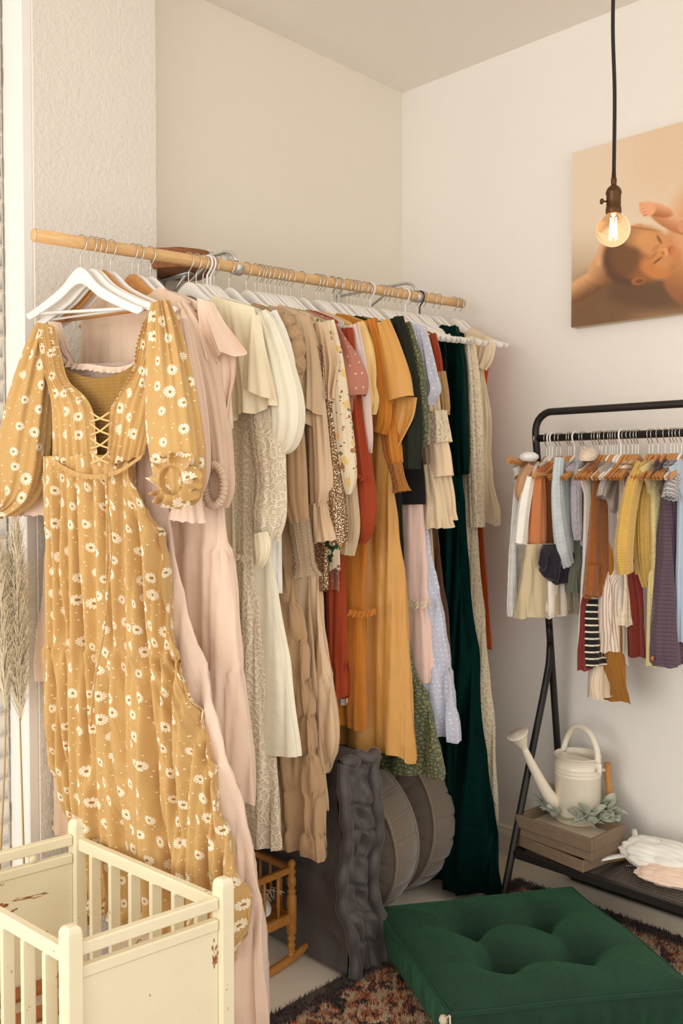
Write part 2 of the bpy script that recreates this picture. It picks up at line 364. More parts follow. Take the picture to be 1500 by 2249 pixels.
def body_mesh(W, dropz, h0, m, z0=-0.060, thick=0.0115, wish=True):
    s = np.linspace(-1, 1, 61); a = np.abs(s)
    f = np.interp(a, [0, .05, .10, .18, .3, .5, .75, 1], [0, .01, .06, .22, .42, .62, .83, 1.0]) if wish else np.interp(a, [0, .1, .3, 1], [0, .03, .28, 1])
    f = np.convolve(np.pad(f, 2, mode='edge'), np.ones(5)/5, 'valid')
    hh = h0*np.interp(a, [0, .1, .25, .6, .93, 1], [1.0, .95, .75, .58, .5, .2])
    zt = z0-dropz*f; zc = zt-hh/2
    th = np.linspace(0, 2*math.pi, 12, endpoint=False); cx = np.sign(np.cos(th))*np.abs(np.cos(th))**.6; sz = np.sign(np.sin(th))*np.abs(np.sin(th))**.6
    tk = thick*np.interp(a, [0, .9, 1], [1, .85, .5])
    P = np.stack([np.repeat((s*W)[:, None], 12, 1), tk[:, None]/2*cx[None]+0.012*(a[:, None]**2), zc[:, None]+hh[:, None]/2*sz[None]], -1)
    b = MB().grid(P, np.stack(np.broadcast_arrays(s[:, None], th[None]), -1), True)
    b.F.append(tuple(range(12))); b.F.append(tuple(range(60*12, 61*12))[::-1])
    o = b.build('arms', m, None, True); me = o.data; bpy.data.objects.remove(o); return me
def bar_mesh(W, z, m, r=0.0035):
    b = MB().tube([(-W, 0.011, z), (W, 0.011, z)], r, 8); o = b.build('trouser_bar', m, None, True); me = o.data; bpy.data.objects.remove(o); return me
HK = {'steel': hook_mesh('hook', M_steel), 'white': hook_mesh('hook', M_plw, 0.0032), 'black': hook_mesh('hook', M_blk, 0.003), 'kid': hook_mesh('hook', M_steel, 0.0016, 0.8, 0.012), 'kidwhite': hook_mesh('hook', M_plw, 0.003, 0.8, 0.012)}
HB = {'white': body_mesh(.222, .118, .042, M_hw), 'wood': body_mesh(.215, .118, .042, M_hwood), 'front': body_mesh(.205, .112, .044, M_hw),
      'kidwood': body_mesh(.145, .072, .036, M_hwood), 'kidwhite': body_mesh(.140, .072, .034, M_hw), 'kidthin': body_mesh(.145, .072, .012, M_plw, wish=False)}
BR = {'white': bar_mesh(.19, -.177, M_hw), 'wood': bar_mesh(.185, -.177, M_hwood, .0045), 'front': bar_mesh(.188, -.172, M_hw, .0045)}
def hanger(name, loc, ang, hook, body, bar, label, group=None, tilt=0.0):
    o = thing(name, label, 'hanger', tuple(loc), group, ang); o.rotation_euler = (0, tilt, ang)
    mobj('hook', HK[hook], o); mobj('arms', HB[body], o)
    if bar: mobj('trouser_bar', BR[bar], o)
    return o
# ---------------------------------------------------------------- garments
class Plane:
    """vertical plane of one hanging garment: u outward along the hanger into the room, w towards the viewer's side"""
    def __init__(s, O, ang):
        s.O = np.array(O, float); s.a = ang; s.d = np.array([math.cos(ang), math.sin(ang), 0.0]); n = np.array([s.d[1], -s.d[0], 0.0])
        s.n = n if n@FW < 0 else -n
    def uz(s, px, py, w=0.0):
        r = ray(px, py); q = s.O+s.n*w; k = ((q-CAM)@s.n)/(r@s.n); p = CAM+r*k
        return np.array([(p-q)@s.d, p[2], k])
    def P(s, u, w, z):
        u, w, z = np.broadcast_arrays(u, w, z)
        p = s.O[:2]+u[..., None]*s.d[:2]+w[..., None]*s.n[:2]
        x = p[..., 0]; y = p[..., 1]
        if s.d[0] > 0.5: x = np.maximum(x, np.where(y < -1.29, 0.115, 0.02)+0.004*np.sin(z*40))
        y = np.minimum(y, -0.012)
        return np.stack([x, y, np.maximum(z, 0.006)], -1)
def gsm(a, k):
    if k < 1: return a
    x = np.arange(-3*k, 3*k+1); g = np.exp(-x*x/(2.0*k*k)); g /= g.sum()
    return np.convolve(np.pad(a, 3*k, mode='edge'), g, 'valid')
def edge_fn(pts, sm=5):
    pts = sorted(pts, key=lambda p: p[1]); z = np.array([p[1] for p in pts]); u = np.array([p[0] for p in pts])
    zz = np.linspace(z[0], z[-1], 160); uu = gsm(np.interp(zz, z, u), sm)
    return lambda q: np.interp(q, zz, uu)
def body(th, name, pl, R, m, seed=0, L=None, start=(0.195, -0.165), T=(0.012, 0.035), A=(0.002, 0.014), lam=0.075, E=(0.001, 0.006),
         tiers=(), rise=0.085, nu=120, nv=64, w=(0.0, 0.0), zhem=None, hemw=0.006, neck=0.055, top=None, waist=None, ne=7, pleats=None, pd=0.02):
    rs = np.random.RandomState(seed+11); zr = pl.O[2]
    Rp = [] if start is None else [(start[0], zr+start[1])]
    if waist: Rp.append((waist[0], zr+waist[1]))
    for p in R:
        q = pl.uz(*p); Rp.append((q[0], q[1]))
    lim = (pl.O[0]-0.03)/max(pl.d[0], 0.2) if pl.d[0] > 0.5 else 0.235
    if L is None: Lp = [(-min(abs(u)*0.96, lim), z) for u, z in Rp]
    else:
        Lp = [] if start is None else [(-start[0], zr+start[1])]
        for p in L:
            q = pl.uz(*p); Lp.append((q[0], q[1]))
    fR = edge_fn(Rp); fL = edge_fn(Lp)
    zt = max(p[1] for p in Rp); zh = min(p[1] for p in Rp) if zhem is None else zhem
    t = np.linspace(0, 2*math.pi, nu+1); c = np.cos(t); s = np.sin(t)
    cc = np.sign(c)*np.abs(c)**0.75; ss = np.sign(s)*np.abs(s)**0.8
    v = np.linspace(0, 1, nv)[:, None]
    ztop = zt+rise*(1-np.abs(cc))[None]**0.9
    ztop = ztop-neck*np.clip(1-(cc/0.5)**2, 0, 1)[None]*(1 if rise > 0 else 0)
    if top is not None: ztop = zr+top(cc)[None]
    zb = zh+hemw*np.sin(3.1*t+seed)[None]+hemw*0.6*np.sin(7*t+2*seed)[None]
    Z = ztop+(zb-ztop)*v
    uR = fR(Z); uL = fL(Z); mid = (uR+uL)/2; hw = (uR-uL)/2
    vv = np.clip((zt-Z)/(zt-zh), 0, 1)
    Tz = T[0]+(T[1]-T[0])*vv**0.8; Az = A[0]+(A[1]-A[0])*vv**0.7; Ez = E[0]+(E[1]-E[0])*vv**0.7
    gath = np.zeros_like(Z); bul = np.zeros_like(Z); ph = np.zeros_like(Z); ledge = np.zeros_like(Z)
    zs = [zt]+[pl.uz(*p)[1] if isinstance(p, tuple) else p for p in tiers]+[zh]
    for k in range(1, len(zs)-1):
        f = (zs[k]-Z)/(zs[k]-zs[k+1]); on_ = (f >= 0)
        ledge = np.where(on_, np.exp(-np.clip(f*(zs[k]-zs[k+1])/0.012, 0, 20)), ledge)
        gath = np.where(on_, np.exp(-np.clip(f, 0, 9)*4.5), gath); ph = np.where(on_, k*1.9, ph)
        bul = np.where(on_ & (f <= 1), np.sin(math.pi*np.clip(f, 0, 1))**0.6, bul)
    u0 = mid+hw*cc[None]
    x = u0*1.0
    p1, p2, p3, p4 = rs.uniform(0, 6.28, 4)
    sl = 0.9*np.sin(2.1*Z+p4)
    fo = lambda a: 2*np.abs(np.cos(a/2))**0.8-1.15
    wave = fo(2*math.pi*x/(lam*(1+0.35*vv))+p1+sl)+0.55*fo(2*math.pi*x/(lam*0.57)+p2-1.2*sl+0.5*ph)+0.3*fo(2*math.pi*x/(lam*0.27)+p3+2*sl)
    hf = np.sin(46*t+p1)[None]*0.6+np.sin(71*t+p2)[None]*0.5+np.sin(29*t+p3)[None]*0.5
    W = Tz*(1+0.35*bul)*ss[None]+Az*wave*(0.75+0.25*ss[None]*np.sin(p2))+(0.0055*gath*hf+0.006*ledge*np.sign(ss)[None])*np.abs(ss)[None]**0.3
    ed = np.sin(ne*t[None]+p3+0.8*np.sin(2.7*Z+p1)+ph)+0.6*np.sin((2*ne+1)*t[None]+p4+ph)
    U = u0+(Ez*ed+0.004*gath*hf+0.003*bul)*np.abs(cc)[None]**2*np.sign(cc)[None]
    fr = (ss > 0)[None]*np.clip(ss, 0, 1)[None]**0.4 if True else 0
    if pleats is None and zt-zh > 0.5:                       # a few long random creases on the side one sees
        for k in range(4):
            c0, c1 = rs.uniform(-0.3, 0.92, 2); cp = c0+(0.25*(c1-c0)+0.10)*vv; wd = rs.uniform(0.006, 0.011)
            W = W-pd*rs.uniform(.5, 1.1)*np.exp(-((u0-(mid+hw*cp))/wd)**2)*fr*np.clip((vv-rs.uniform(.1, .4))*4, 0, 1)
    for pth, wd, dp in (pleats or ()):
        q = np.array([pl.uz(*p)[:2] for p in pth]); o_ = np.argsort(q[:, 1]); up_ = np.interp(Z, q[o_, 1], q[o_, 0])
        za, zb_ = q[:, 1].max(), q[:, 1].min(); mk = np.clip((za+.03-Z)/.08, 0, 1)*np.clip((Z-zb_+.03)/.08, 0, 1)
        W = W-dp*np.exp(-np.abs((u0-up_)/wd)**1.6)*mk*fr
    W = W+w[0]+(w[1]-w[0])*vv
    Pn = pl.P(U, W, Z)
    du = np.linalg.norm(np.diff(Pn, axis=1), axis=2); rowm = int(nv*0.78)
    au = np.concatenate([[0], np.cumsum(du[rowm])])
    uv = np.stack(np.broadcast_arrays(au[None, :], Z), -1)
    return MB().grid(Pn, uv).build(name, m, th)
def sleeve(th, name, pl, path, m, seed=0, w=0.0, flat=0.65, nu=56, nv=44, fold=0.075, nf=7, ruf=0.0, nruf=11, tw=0.6, uvz=1.0, mirror=False):
    rs = np.random.RandomState(seed+77); q = np.array([[*pl.uz(p[0], p[1], w), p[2]] for p in path])
    u, z, k, hw = q.T
    if mirror: u = -u
    r = hw*k/F/math.sqrt(0.51+0.49*flat*flat)
    S = smoothpath(np.stack([u, z, r], 1), nv); u, z, r = S.T; r = np.maximum(r, 0.003)
    du = np.gradient(u); dz = np.gradient(z); L = np.hypot(du, dz)+1e-9; pu = -dz/L; pz = du/L
    t = np.linspace(0, 2*math.pi, nu+1); rm = r.max(); p1, p2, p3 = rs.uniform(0, 6.28, 3)
    amp = np.clip(fold+0.16*(rm/r-1), 0, 0.22)[:, None]; st = np.linspace(0, 1, nv)[:, None]
    am2 = np.clip(0.1*(rm/r-1), 0, 0.10)[:, None]
    rad = r[:, None]*(1+amp*np.sin(nf*t[None]+p1+tw*np.sin(4*st+p2))+amp*0.6*np.sin((2*nf+1)*t[None]+p3-tw*st*3)+am2*np.sin(19*t[None]+p2))
    rad = rad+ruf*np.clip((st-0.84)/0.16, 0, 1)*np.sin(nruf*t[None]+p2)
    cu = rad*np.cos(t)[None]; cw = rad*np.sin(t)[None]*flat
    U = u[:, None]+pu[:, None]*cu; Z = z[:, None]+pz[:, None]*cu+0.4*ruf*np.clip((st-0.9)/0.1, 0, 1)*np.sin(nruf*t[None]+p2+1.2); Wd = w+cw
    P = pl.P(U, Wd, Z); ar = np.concatenate([[0], np.cumsum(L)]); ar = ar[:nv]
    uv = np.stack(np.broadcast_arrays((t*rm*0.85)[None]+seed*0.1, -ar[:, None]*uvz), -1)
    return MB().grid(P, uv).build(name, m, th)
def patch(th, name, pl, rows, m, seed=0, w=0.03, amp=0.012, nf=3, bulge=0.02, nu=48, nv=40, fan=1.0, rip=0.0, nr=14, dw=0.0, sag=0.0):
    """a draped sheet between two edges, folds opening towards the hem"""
    rs = np.random.RandomState(seed+5); p1, p2 = rs.uniform(0, 6.28, 2)
    a = smoothpath([pl.uz(*r[0], w)[:2] for r in rows], nv); b = smoothpath([pl.uz(*r[1], w)[:2] for r in rows], nv)
    s = np.linspace(0, 1, nu)[None]; v = np.linspace(0, 1, nv)[:, None]
    U = a[:, :1]*(1-s)+b[:, :1]*s; Z = a[:, 1:]*(1-s)+b[:, 1:]*s
    f = v**fan
    W = w+dw*v+bulge*np.sin(math.pi*s)*(0.4+0.6*v)-0.02*s**3*(1-v*0.5)+amp*f*(np.sin(2*math.pi*nf*s+p1+1.1*v)+0.5*np.sin(2*math.pi*(2*nf+1)*s+p2))+rip*np.sin(2*math.pi*nr*s+p2+5*v)*(0.3+0.7*v)
    Z = Z+0.5*amp*f**3*np.sin(2*math.pi*nf*s+p1+2.0)
    Z = Z-sag*4*s*(1-s)*(1-v)
    P = pl.P(U, W, Z)
    uv = np.stack([U*1.25+seed*.3, Z], -1)
    return MB().grid(P, uv).build(name, m, th)
def ring(th, name, pl, cx, cy, rx, ry, rt, m, w=0.04, nrip=26, amp=0.25, tilt=0.0):
    """a gathered elastic cuff seen as an oval"""
    c = pl.uz(cx, cy, w); k = c[2]/F; t = np.linspace(0, 2*math.pi, 120, endpoint=False); n = 12
    ph = np.linspace(0, 2*math.pi, n, endpoint=False)
    R = rt*k*(1+amp*np.sin(nrip*t)+amp*0.5*np.sin(nrip*1.7*t+1))
    cu = (rx*k/0.72)*np.cos(t); cz = ry*k*np.sin(t)
    U = c[0]+cu[:, None]+R[:, None]*np.cos(ph)[None]*np.cos(t)[:, None]; Z = c[1]+cz[:, None]+R[:, None]*np.cos(ph)[None]*np.sin(t)[:, None]; W = w+tilt*np.cos(t)[:, None]+R[:, None]*np.sin(ph)[None]
    P = pl.P(U, W, Z); P = np.concatenate([P, P[:1]], 0)
    return MB().grid(P, None, True).build(name, m, th)
def frill(th, name, pl, pts, m, seed=0, w=0.03, wid=0.025, amp=0.008, n=14, nu=120, down=1.0, gather=True):
    """a gathered strip along a line of pixels"""
    q = smoothpath([pl.uz(*p, w)[:2] for p in pts], nu); s = np.linspace(0, 1, nu); v = np.linspace(0, 1, 7)
    ph = np.sin(2*math.pi*n*s+seed)+0.5*np.sin(2*math.pi*n*1.63*s+2*seed)
    U = q[:, 0][None]+0*v[:, None]; Z = q[:, 1][None]-down*wid*v[:, None]*(1+0.12*ph[None]); W = w+0.006*v[:, None]+amp*(0.25+v[:, None])*ph[None]
    return MB().grid(pl.P(U, W, Z), np.stack([U, Z], -1)).build(name, m, th)
def lump(name, label, cat, c, rad, m, seed, amp=.25, parent=None, R=None, n=(40, 28), ridge=3.0, part=None):
    """crumpled soft thing"""
    rs = np.random.RandomState(seed); u = np.linspace(0, 2*math.pi, n[0]+1)[None]; v = np.linspace(.02, math.pi-.02, n[1])[:, None]
    D = np.stack([np.sin(v)*np.cos(u), np.sin(v)*np.sin(u), np.cos(v)+0*u], -1); h = np.zeros(D.shape[:2])
    for k in range(9):
        kv = rs.normal(size=3)*ridge*(1+k*.35); h += np.abs(np.sin(D@kv+rs.uniform(0, 6)))/(1+.45*k)
    h = h/h.mean()-1; P = D*(1+amp*h[..., None])*np.array(rad)
    if R is not None: P = P@np.asarray(R).T
    P = P+np.array(c); P[..., 2] = np.maximum(P[..., 2], c[2]-rad[2]*.8)
    uv = np.stack([u*.1+0*v, v*.1+0*u], -1)
    o = MB().grid(P, uv).build(part or name, m, parent)
    if parent is None: setp(o, label, cat)
    return o
# fabrics
FB = dict(
 blush=fabric('blush_gauze', (236, 208, 186), crinkle=.3, streak=.25), peach=fabric('peach_cotton', (246, 214, 190), crinkle=.3),
 linen=fabric('rose_beige_linen', (226, 198, 172), crinkle=.3, streak=.2), palepink=fabric('pale_pink_crepe', (244, 214, 190), crinkle=.15, spec=.35),
 butter=fabric('butter_cream_crepe', (246, 230, 196), crinkle=.12), ivory=fabric('ivory_gauze', (250, 238, 214), crinkle=.35), tee=fabric('white_cotton', (246, 241, 232), crinkle=.15),
 lining=fabric('cream_slip_lining', (206, 172, 132), crinkle=.1), lace=lace('ivory_guipure_lace', (250, 234, 204), .075, 50, .80),
 taupe=fabric('taupe_voile', (184, 150, 112), crinkle=.25, streak=.35), beige=fabric('beige_satin', (206, 176, 138), rough=.5, spec=.5, sheen=.1, crinkle=.15),
 champ=fabric('champagne_satin', (216, 184, 146), rough=.38, spec=.6, sheen=.1, crinkle=.18), sand=fabric('sand_linen', (206, 180, 144), crinkle=.3),
 rust=fabric('rust_gauze', (158, 62, 26), crinkle=.3, streak=.3), mauve=fabric('pale_mauve_crepe', (220, 196, 184), crinkle=.15), straw=fabric('straw_yellow_cotton', (232, 198, 132), crinkle=.35),
 mlinen=fabric('mustard_linen', (198, 124, 42), crinkle=.4, streak=.2), msatin=fabric('mustard_satin', (212, 156, 78), rough=.45, spec=.5, sheen=.1, crinkle=.15),
 amber=fabric('amber_cotton', (204, 130, 48), crinkle=.35), pink=fabric('pale_pink_cotton', (240, 206, 190), crinkle=.15), cream=fabric('cream_crepe', (236, 216, 186), crinkle=.15),
 peachy=fabric('peach_lace_crepe', (236, 208, 172), crinkle=.2), black=fabric('black_jersey', (30, 26, 26), crinkle=.1), brown=fabric('brown_chiffon', (98, 66, 44), crinkle=.2),
 orange=fabric('orange_crepe', (206, 84, 26), crinkle=.2), tulle=fabric('cream_tulle', (228, 204, 168), crinkle=.5, streak=.5),
 gvelvet=velvet('blackish_green_velvet', (34, 38, 26), (120, 120, 80)), emerald=velvet('emerald_velvet', (4, 24, 22), (50, 150, 135), .4),
 ivlace=lace('ivory_beaded_lace', (244, 226, 192), .12, 48, .90),
 dot=dotted('dusty_rose_dotted', (182, 120, 100), (224, 180, 158), 34, .12, crinkle=.15), blue=dotted('dusty_blue_swiss_dot', (192, 194, 208), (232, 230, 234), 62, .17, crinkle=.2),
 fringe=fabric('tan_fringe', (184, 148, 100), streak=.9), )
# sequins, embroidery, print, leopard satin
t = NT('gold_brown_sequins'); uv = t.co('UV'); v = t.n('ShaderNodeTexVoronoi', voronoi_dimensions='2D'); t.l(uv, v.inputs['Vector']); v.inputs['Scale'].default_value = 240
sparkle = t.step(t.noise(uv, 260, 1), .52, .62)  # sparkle of the sequins, put into the colour as random pale flecks
FB['sequin'] = t.fin(t.mix(sparkle, lin((120, 82, 50)), lin((250, 226, 190))), t.math('SUBTRACT', .55, t.math('MULTIPLY', sparkle, .35)), .55, t.bump(v.outputs['Color'], .9, .004))
def printed(name, base, specs, **k):
    m = fabric(name, base, **k); t = NT.__new__(NT); t.m = m; t.t = m.node_tree; t.b = [q for q in t.t.nodes if q.type == 'BSDF_PRINCIPLED'][0]
    src = t.b.inputs['Base Color'].links[0].from_socket
    for sc, size, c, off in specs:
        mp = t.n('ShaderNodeMapping'); t.l(t.co('UV'), mp.inputs[0]); mp.inputs['Location'].default_value = (off, off*.7, 0)
        v = t.n('ShaderNodeTexVoronoi', voronoi_dimensions='2D'); t.l(mp.outputs[0], v.inputs['Vector']); v.inputs['Scale'].default_value = sc
        d = t.math('ADD', v.outputs['Distance'], t.math('MULTIPLY', t.math('SUBTRACT', t.noise(mp.outputs[0], sc*2.5, 2), .5), .35))
        src = t.mix(t.step(d, size, size*.8), src, lin(c))
    t.l(src, t.b.inputs['Base Color']); return m
FB['embroid'] = printed('embroidered_cream_tulle', (232, 214, 182), [(14, .17, (230, 196, 124), .1), (19, .11, (126, 130, 84), .5), (15, .10, (168, 114, 80), .9), (33, .08, (90, 70, 50), .3)], crinkle=.2)
FB['greenprint'] = printed('green_botanical_print', (38, 74, 44), [(30, .30, (226, 214, 186), .1), (34, .22, (206, 150, 60), .5), (40, .16, (120, 140, 90), .8)], crinkle=.2)
t = NT('olive_leopard_satin'); uv = t.co('UV'); v = t.n('ShaderNodeTexVoronoi', feature='DISTANCE_TO_EDGE', voronoi_dimensions='2D'); t.l(uv, v.inputs['Vector']); v.inputs['Scale'].default_value = 75
FB['olive'] = t.fin(t.mix(t.step(v.outputs['Distance'], .10, .2), lin((58, 62, 34)), lin((112, 114, 66))), .45, 0, t.bump(t.noise(uv, 26, 4), .2, .01), Sheen_Weight=.2)
# mustard daisy print
def daisy(name):
    m = fabric(name, (205, 165, 104), crinkle=.25, streak=.15, var=.05); t = NT.__new__(NT); t.m = m; t.t = m.node_tree; t.b = [q for q in t.t.nodes if q.type == 'BSDF_PRINCIPLED'][0]
    src = t.b.inputs['Base Color'].links[0].from_socket; uv = t.co('UV')
    v = t.n('ShaderNodeTexVoronoi', voronoi_dimensions='2D'); t.l(uv, v.inputs['Vector']); v.inputs['Scale'].default_value = 17.5; v.inputs['Randomness'].default_value = .62
    df = t.n('ShaderNodeVectorMath', operation='SUBTRACT'); t.l(uv, df.inputs[0]); t.l(v.outputs['Position'], df.inputs[1])
    sp = t.n('ShaderNodeSeparateXYZ'); t.l(df.outputs[0], sp.inputs[0])
    cs = t.n('ShaderNodeSeparateColor'); t.l(v.outputs['Color'], cs.inputs[0])
    size = t.math('ADD', .0112, t.math('MULTIPLY', cs.outputs[0], .0038))
    r = t.math('DIVIDE', t.math('SQRT', t.math('ADD', t.math('MULTIPLY', sp.outputs[0], sp.outputs[0]), t.math('MULTIPLY', sp.outputs[1], sp.outputs[1]))), size)
    an = t.math('ADD', t.math('ARCTAN2', sp.outputs[1], sp.outputs[0]), t.math('MULTIPLY', cs.outputs[1], 6.0))
    pe = t.math('ABSOLUTE', t.math('COSINE', t.math('MULTIPLY', an, 7.0)))
    lim = t.math('ADD', .52, t.math('MULTIPLY', t.math('POWER', pe, .55), .5))
    gap = t.math('GREATER_THAN', pe, t.math('MULTIPLY', r, .46))
    petal = t.math('MULTIPLY', t.math('LESS_THAN', r, lim), gap)
    src = t.mix(petal, src, lin((250, 240, 214)))
    src = t.mix(t.math('LESS_THAN', r, .27), src, lin((172, 132, 62)))
    v2 = t.n('ShaderNodeTexVoronoi', voronoi_dimensions='2D'); t.l(uv, v2.inputs['Vector']); v2.inputs['Scale'].default_value = 36
    src = t.mix(t.math('MULTIPLY', t.math('LESS_THAN', v2.outputs['Distance'], .062), t.math('GREATER_THAN', r, 1.25)), src, lin((246, 230, 190)))
    t.l(src, t.b.inputs['Base Color']); return m
FB['emerald'].node_tree.nodes['Principled BSDF'].inputs['Sheen Weight'].default_value = .45; FB['emerald'].node_tree.nodes['Principled BSDF'].inputs['Specular IOR Level'].default_value = .14; FB['emerald'].node_tree.nodes['Principled BSDF'].inputs['Specular Tint'].default_value = (.1, .75, .62, 1)
FB['daisy'] = daisy('mustard_daisy_cotton')
def smock(name, c):
    t = NT(name); uv = t.co('UV'); sp = t.n('ShaderNodeSeparateXYZ'); t.l(uv, sp.inputs[0])
    row = t.math('DIVIDE', sp.outputs[1], .0085)
    wob = t.math('ADD', t.math('DIVIDE', sp.outputs[0], .006), t.math('MULTIPLY', t.math('FLOOR', row), .5))
    h = t.math('MULTIPLY', t.math('ABSOLUTE', t.math('SINE', t.math('MULTIPLY', row, math.pi))), t.math('ADD', .5, t.math('MULTIPLY', t.math('SINE', t.math('MULTIPLY', wob, 6.283)), .5)))
    c = lin(c); return t.fin(t.mix(h, tuple(x*.72 for x in c), tuple(min(1, x*1.05) for x in c)), .85, 0, t.bump(h, .8, .004), Sheen_Weight=.2)
FB['smockm'] = smock('mustard_smocking', (198, 148, 62)); FB['smockb'] = smock('blush_smocking', (232, 202, 180)); FB['smockt'] = smock('taupe_smocking', (196, 168, 132)); FB['smocka'] = smock('amber_smocking', (206, 134, 54))
HOOKS_USED = []; NAMED = []; TAKEN = set()
def hang(name, cat, label, hx, rot, short, hk='steel', hb='white', bar='white', tilt=0.0, hname=None):
    O = rod_pt(hx); a = math.radians(rot); pl = Plane(O, a); HOOKS_USED.append(hx); NAMED.append((hx, short))
    desc = {'white': 'white wooden hanger', 'wood': 'honey coloured wooden hanger', 'front': 'white wooden hanger'}[hb]
    hanger('clothes_hanger', O, a, hk, hb, bar, '%s holding the %s' % (desc, short), 'hangers on the pine rod', tilt)
    th = thing(name, label, cat, (float(O[0]), float(O[1]), float(O[2])-0.18), 'garments on the pine rod')
    return th, pl
DR = 'dress'
# --- 1 mustard daisy dress (nearest, its front turned to the room)
th, pl = hang('maxi_dress', DR, 'mustard yellow maxi dress printed with white daisies, laced bodice, ruffled cuffs', 178, 15, 'mustard daisy dress', 'steel', 'front', 'front', 0.05)
D = FB['daisy']
body(th, 'skirt', pl, [(305, 1000), (330, 1090), (362, 1170), (384, 1300), (405, 1430), (448, 1600), (485, 1720), (520, 1850), (548, 1960), (556, 2040), (520, 2085)], D, 3,
     L=[(122, 1000), (116, 1100), (119, 1300), (124, 1440), (130, 1600), (150, 1720), (182, 1860), (190, 1960), (192, 2020), (192, 2060)], start=None, T=(.026, .040), A=(.018, .036), lam=.085, E=(.001, .002), tiers=[(250, 1425), (250, 1965)], rise=0.0, nu=360, nv=130, w=(.035, .0), hemw=.02, ne=9, pleats=[([(200, 1040), (205, 1250), (216, 1440), (228, 1700)], .010, .045), ([(345, 1080), (372, 1250), (392, 1450), (402, 1650), (425, 1850)], .014, .06), ([(318, 1080), (338, 1300), (352, 1500), (372, 1750), (400, 1950)], .010, .045), ([(165, 1050), (160, 1250), (170, 1420)], .008, .03), ([(262, 1050), (272, 1250), (282, 1430)], .008, .03), ([(268, 1450), (282, 1650), (300, 1850)], .009, .035), ([(410, 1440), (455, 1650), (500, 1850), (520, 1980)], .010, .04), ([(152, 1450), (165, 1650), (200, 1800)], .009, .03)])
def panel(name, rows, m, w, bul, seed, nf=5, amp=.004, fan=.2, sag=0.0):
    return patch(th, name, pl, rows, m, seed, w, amp, nf, bul, 60, 50, fan, .0025, 11, sag=sag)
panel('bodice_panel', [((84, 708), (108, 712)), ((88, 760), (122, 775)), ((98, 815), (140, 835)), ((108, 860), (178, 872)), ((114, 900), (196, 905)), ((117, 960), (205, 965)), ((118, 1012), (212, 1030))], D, .055, .012, 1)
panel('bodice_panel', [((322, 690), (358, 668)), ((306, 750), (352, 735)), ((298, 800), (345, 800)), ((268, 858), (338, 850)), ((246, 900), (332, 900)), ((240, 960), (322, 950)), ((232, 1030), (312, 1000))], D, .055, .012, 2)
panel('smocked_back', [((120, 790), (304, 782)), ((132, 825), (302, 818)), ((142, 852), (300, 842)), ((150, 900), (296, 890)), ((160, 1000), (290, 990)), ((165, 1050), (285, 1045))], FB['smockm'], .012, -.012, 3, 3, .002, sag=.05)
frill(th, 'waist_seam', pl, [(116, 1008), (165, 1035), (215, 1042), (262, 1030), (315, 996)], D, 2, .075, .012, .003, 22)
frill(th, 'neck_edge', pl, [(112, 715), (124, 775), (142, 832), (180, 872), (200, 896)], D, 1, .066, .006, .003, 24)
frill(th, 'neck_edge', pl, [(320, 700), (304, 755), (296, 805), (266, 860), (244, 898)], D, 4, .066, .006, .003, 24)
sleeve(th, 'sleeve', pl, [(98, 712, 15), (84, 790, 32), (66, 890, 48), (52, 985, 56), (40, 1060, 50), (14, 1102, 26), (-14, 1108, 22), (-34, 1120, 32)], D, 21, .03, .75, 96, 70, .05, 8, .004, 13)
SLV = sleeve(th, 'sleeve', pl, [(352, 664, 18), (362, 740, 34), (372, 830, 48), (382, 930, 58), (392, 1010, 56), (394, 1070, 46), (388, 1100, 26)], D, 22, .055, .75, 96, 70, .05, 8)
def cuff(cx, cy, rin, rout, w, n, m, seed):
    c = pl.uz(cx, cy, w); k = c[2]/F; t = np.linspace(0, 2*math.pi, 241); v = np.linspace(0, 1, 12)[:, None]
    ph = np.sin(n*t+seed+1.6*np.sin(3*t))+.6*np.sin(2*n*t+2*seed+1.1*np.sin(5*t))
    fi = n*t+1.3*np.sin(3*t+seed)+.8*np.sin(5*t); rr = (rin+(rout-rin)*v*(1+.10*np.sin(2*t+1)+.07*np.cos(fi*.5)[None]))*k; tt = t[None]+.12*v*np.cos(fi)[None]+.03*v*np.cos(2*fi)[None]
    U = c[0]+rr*np.cos(tt)*1.08; Z = c[1]+rr*np.sin(tt)*1.12; W = w+.010+.020*v*np.sin(fi)[None]-.012*v**2
    MB().grid(pl.P(U, W, Z), np.stack([U, Z], -1)).build('cuff_ruffle', m, SLV)
    rr = np.array([rin*1.05, rin*.98, rin*1.1, rin*1.2, 0.5])[:, None]*k; ww = np.array([.012, 0, -.025, -.05, -.055])[:, None]
    U = c[0]+rr*np.cos(t)[None]*1.08; Z = c[1]+rr*np.sin(t)[None]*1.12; MB().grid(pl.P(U, w+ww+0*U, Z), np.stack([U, Z], -1)).build('cuff_inside', m, SLV)
cuff(381, 1056, 29, 58, .105, 13, D, 1.0)
lc = MB()
for i, (ya, yb) in enumerate([(905, 925), (930, 955), (962, 985), (992, 1018)]):
    for xa, xb in ((199, 241), (241, 199)):
        q = smoothpath([[*pl.uz(xa, ya, .078)[:2], .078], [*pl.uz((xa+xb)/2, (ya+yb)/2+4, .086)[:2], .086], [*pl.uz(xb, yb, .078)[:2], .078]], 9)
        lc.tube(pl.P(q[:, 0], q[:, 2], q[:, 1]), .0026, 6)
lc.build('lacing_cord', FB['straw'], th)
tc = MB()
for pth in ([(232, 1040), (238, 1150), (232, 1300), (225, 1400), (212, 1480), (200, 1595)], [(235, 1040), (242, 1200), (236, 1350)]):
    q = smoothpath([pl.uz(*p, .10)[:2] for p in pth], 40); tc.tube(pl.P(q[:, 0], .10+.004*np.sin(np.linspace(0, 9, 40)), q[:, 1]), .0035, 6, ry=.5)
tc.build('tie_cord', D, th)
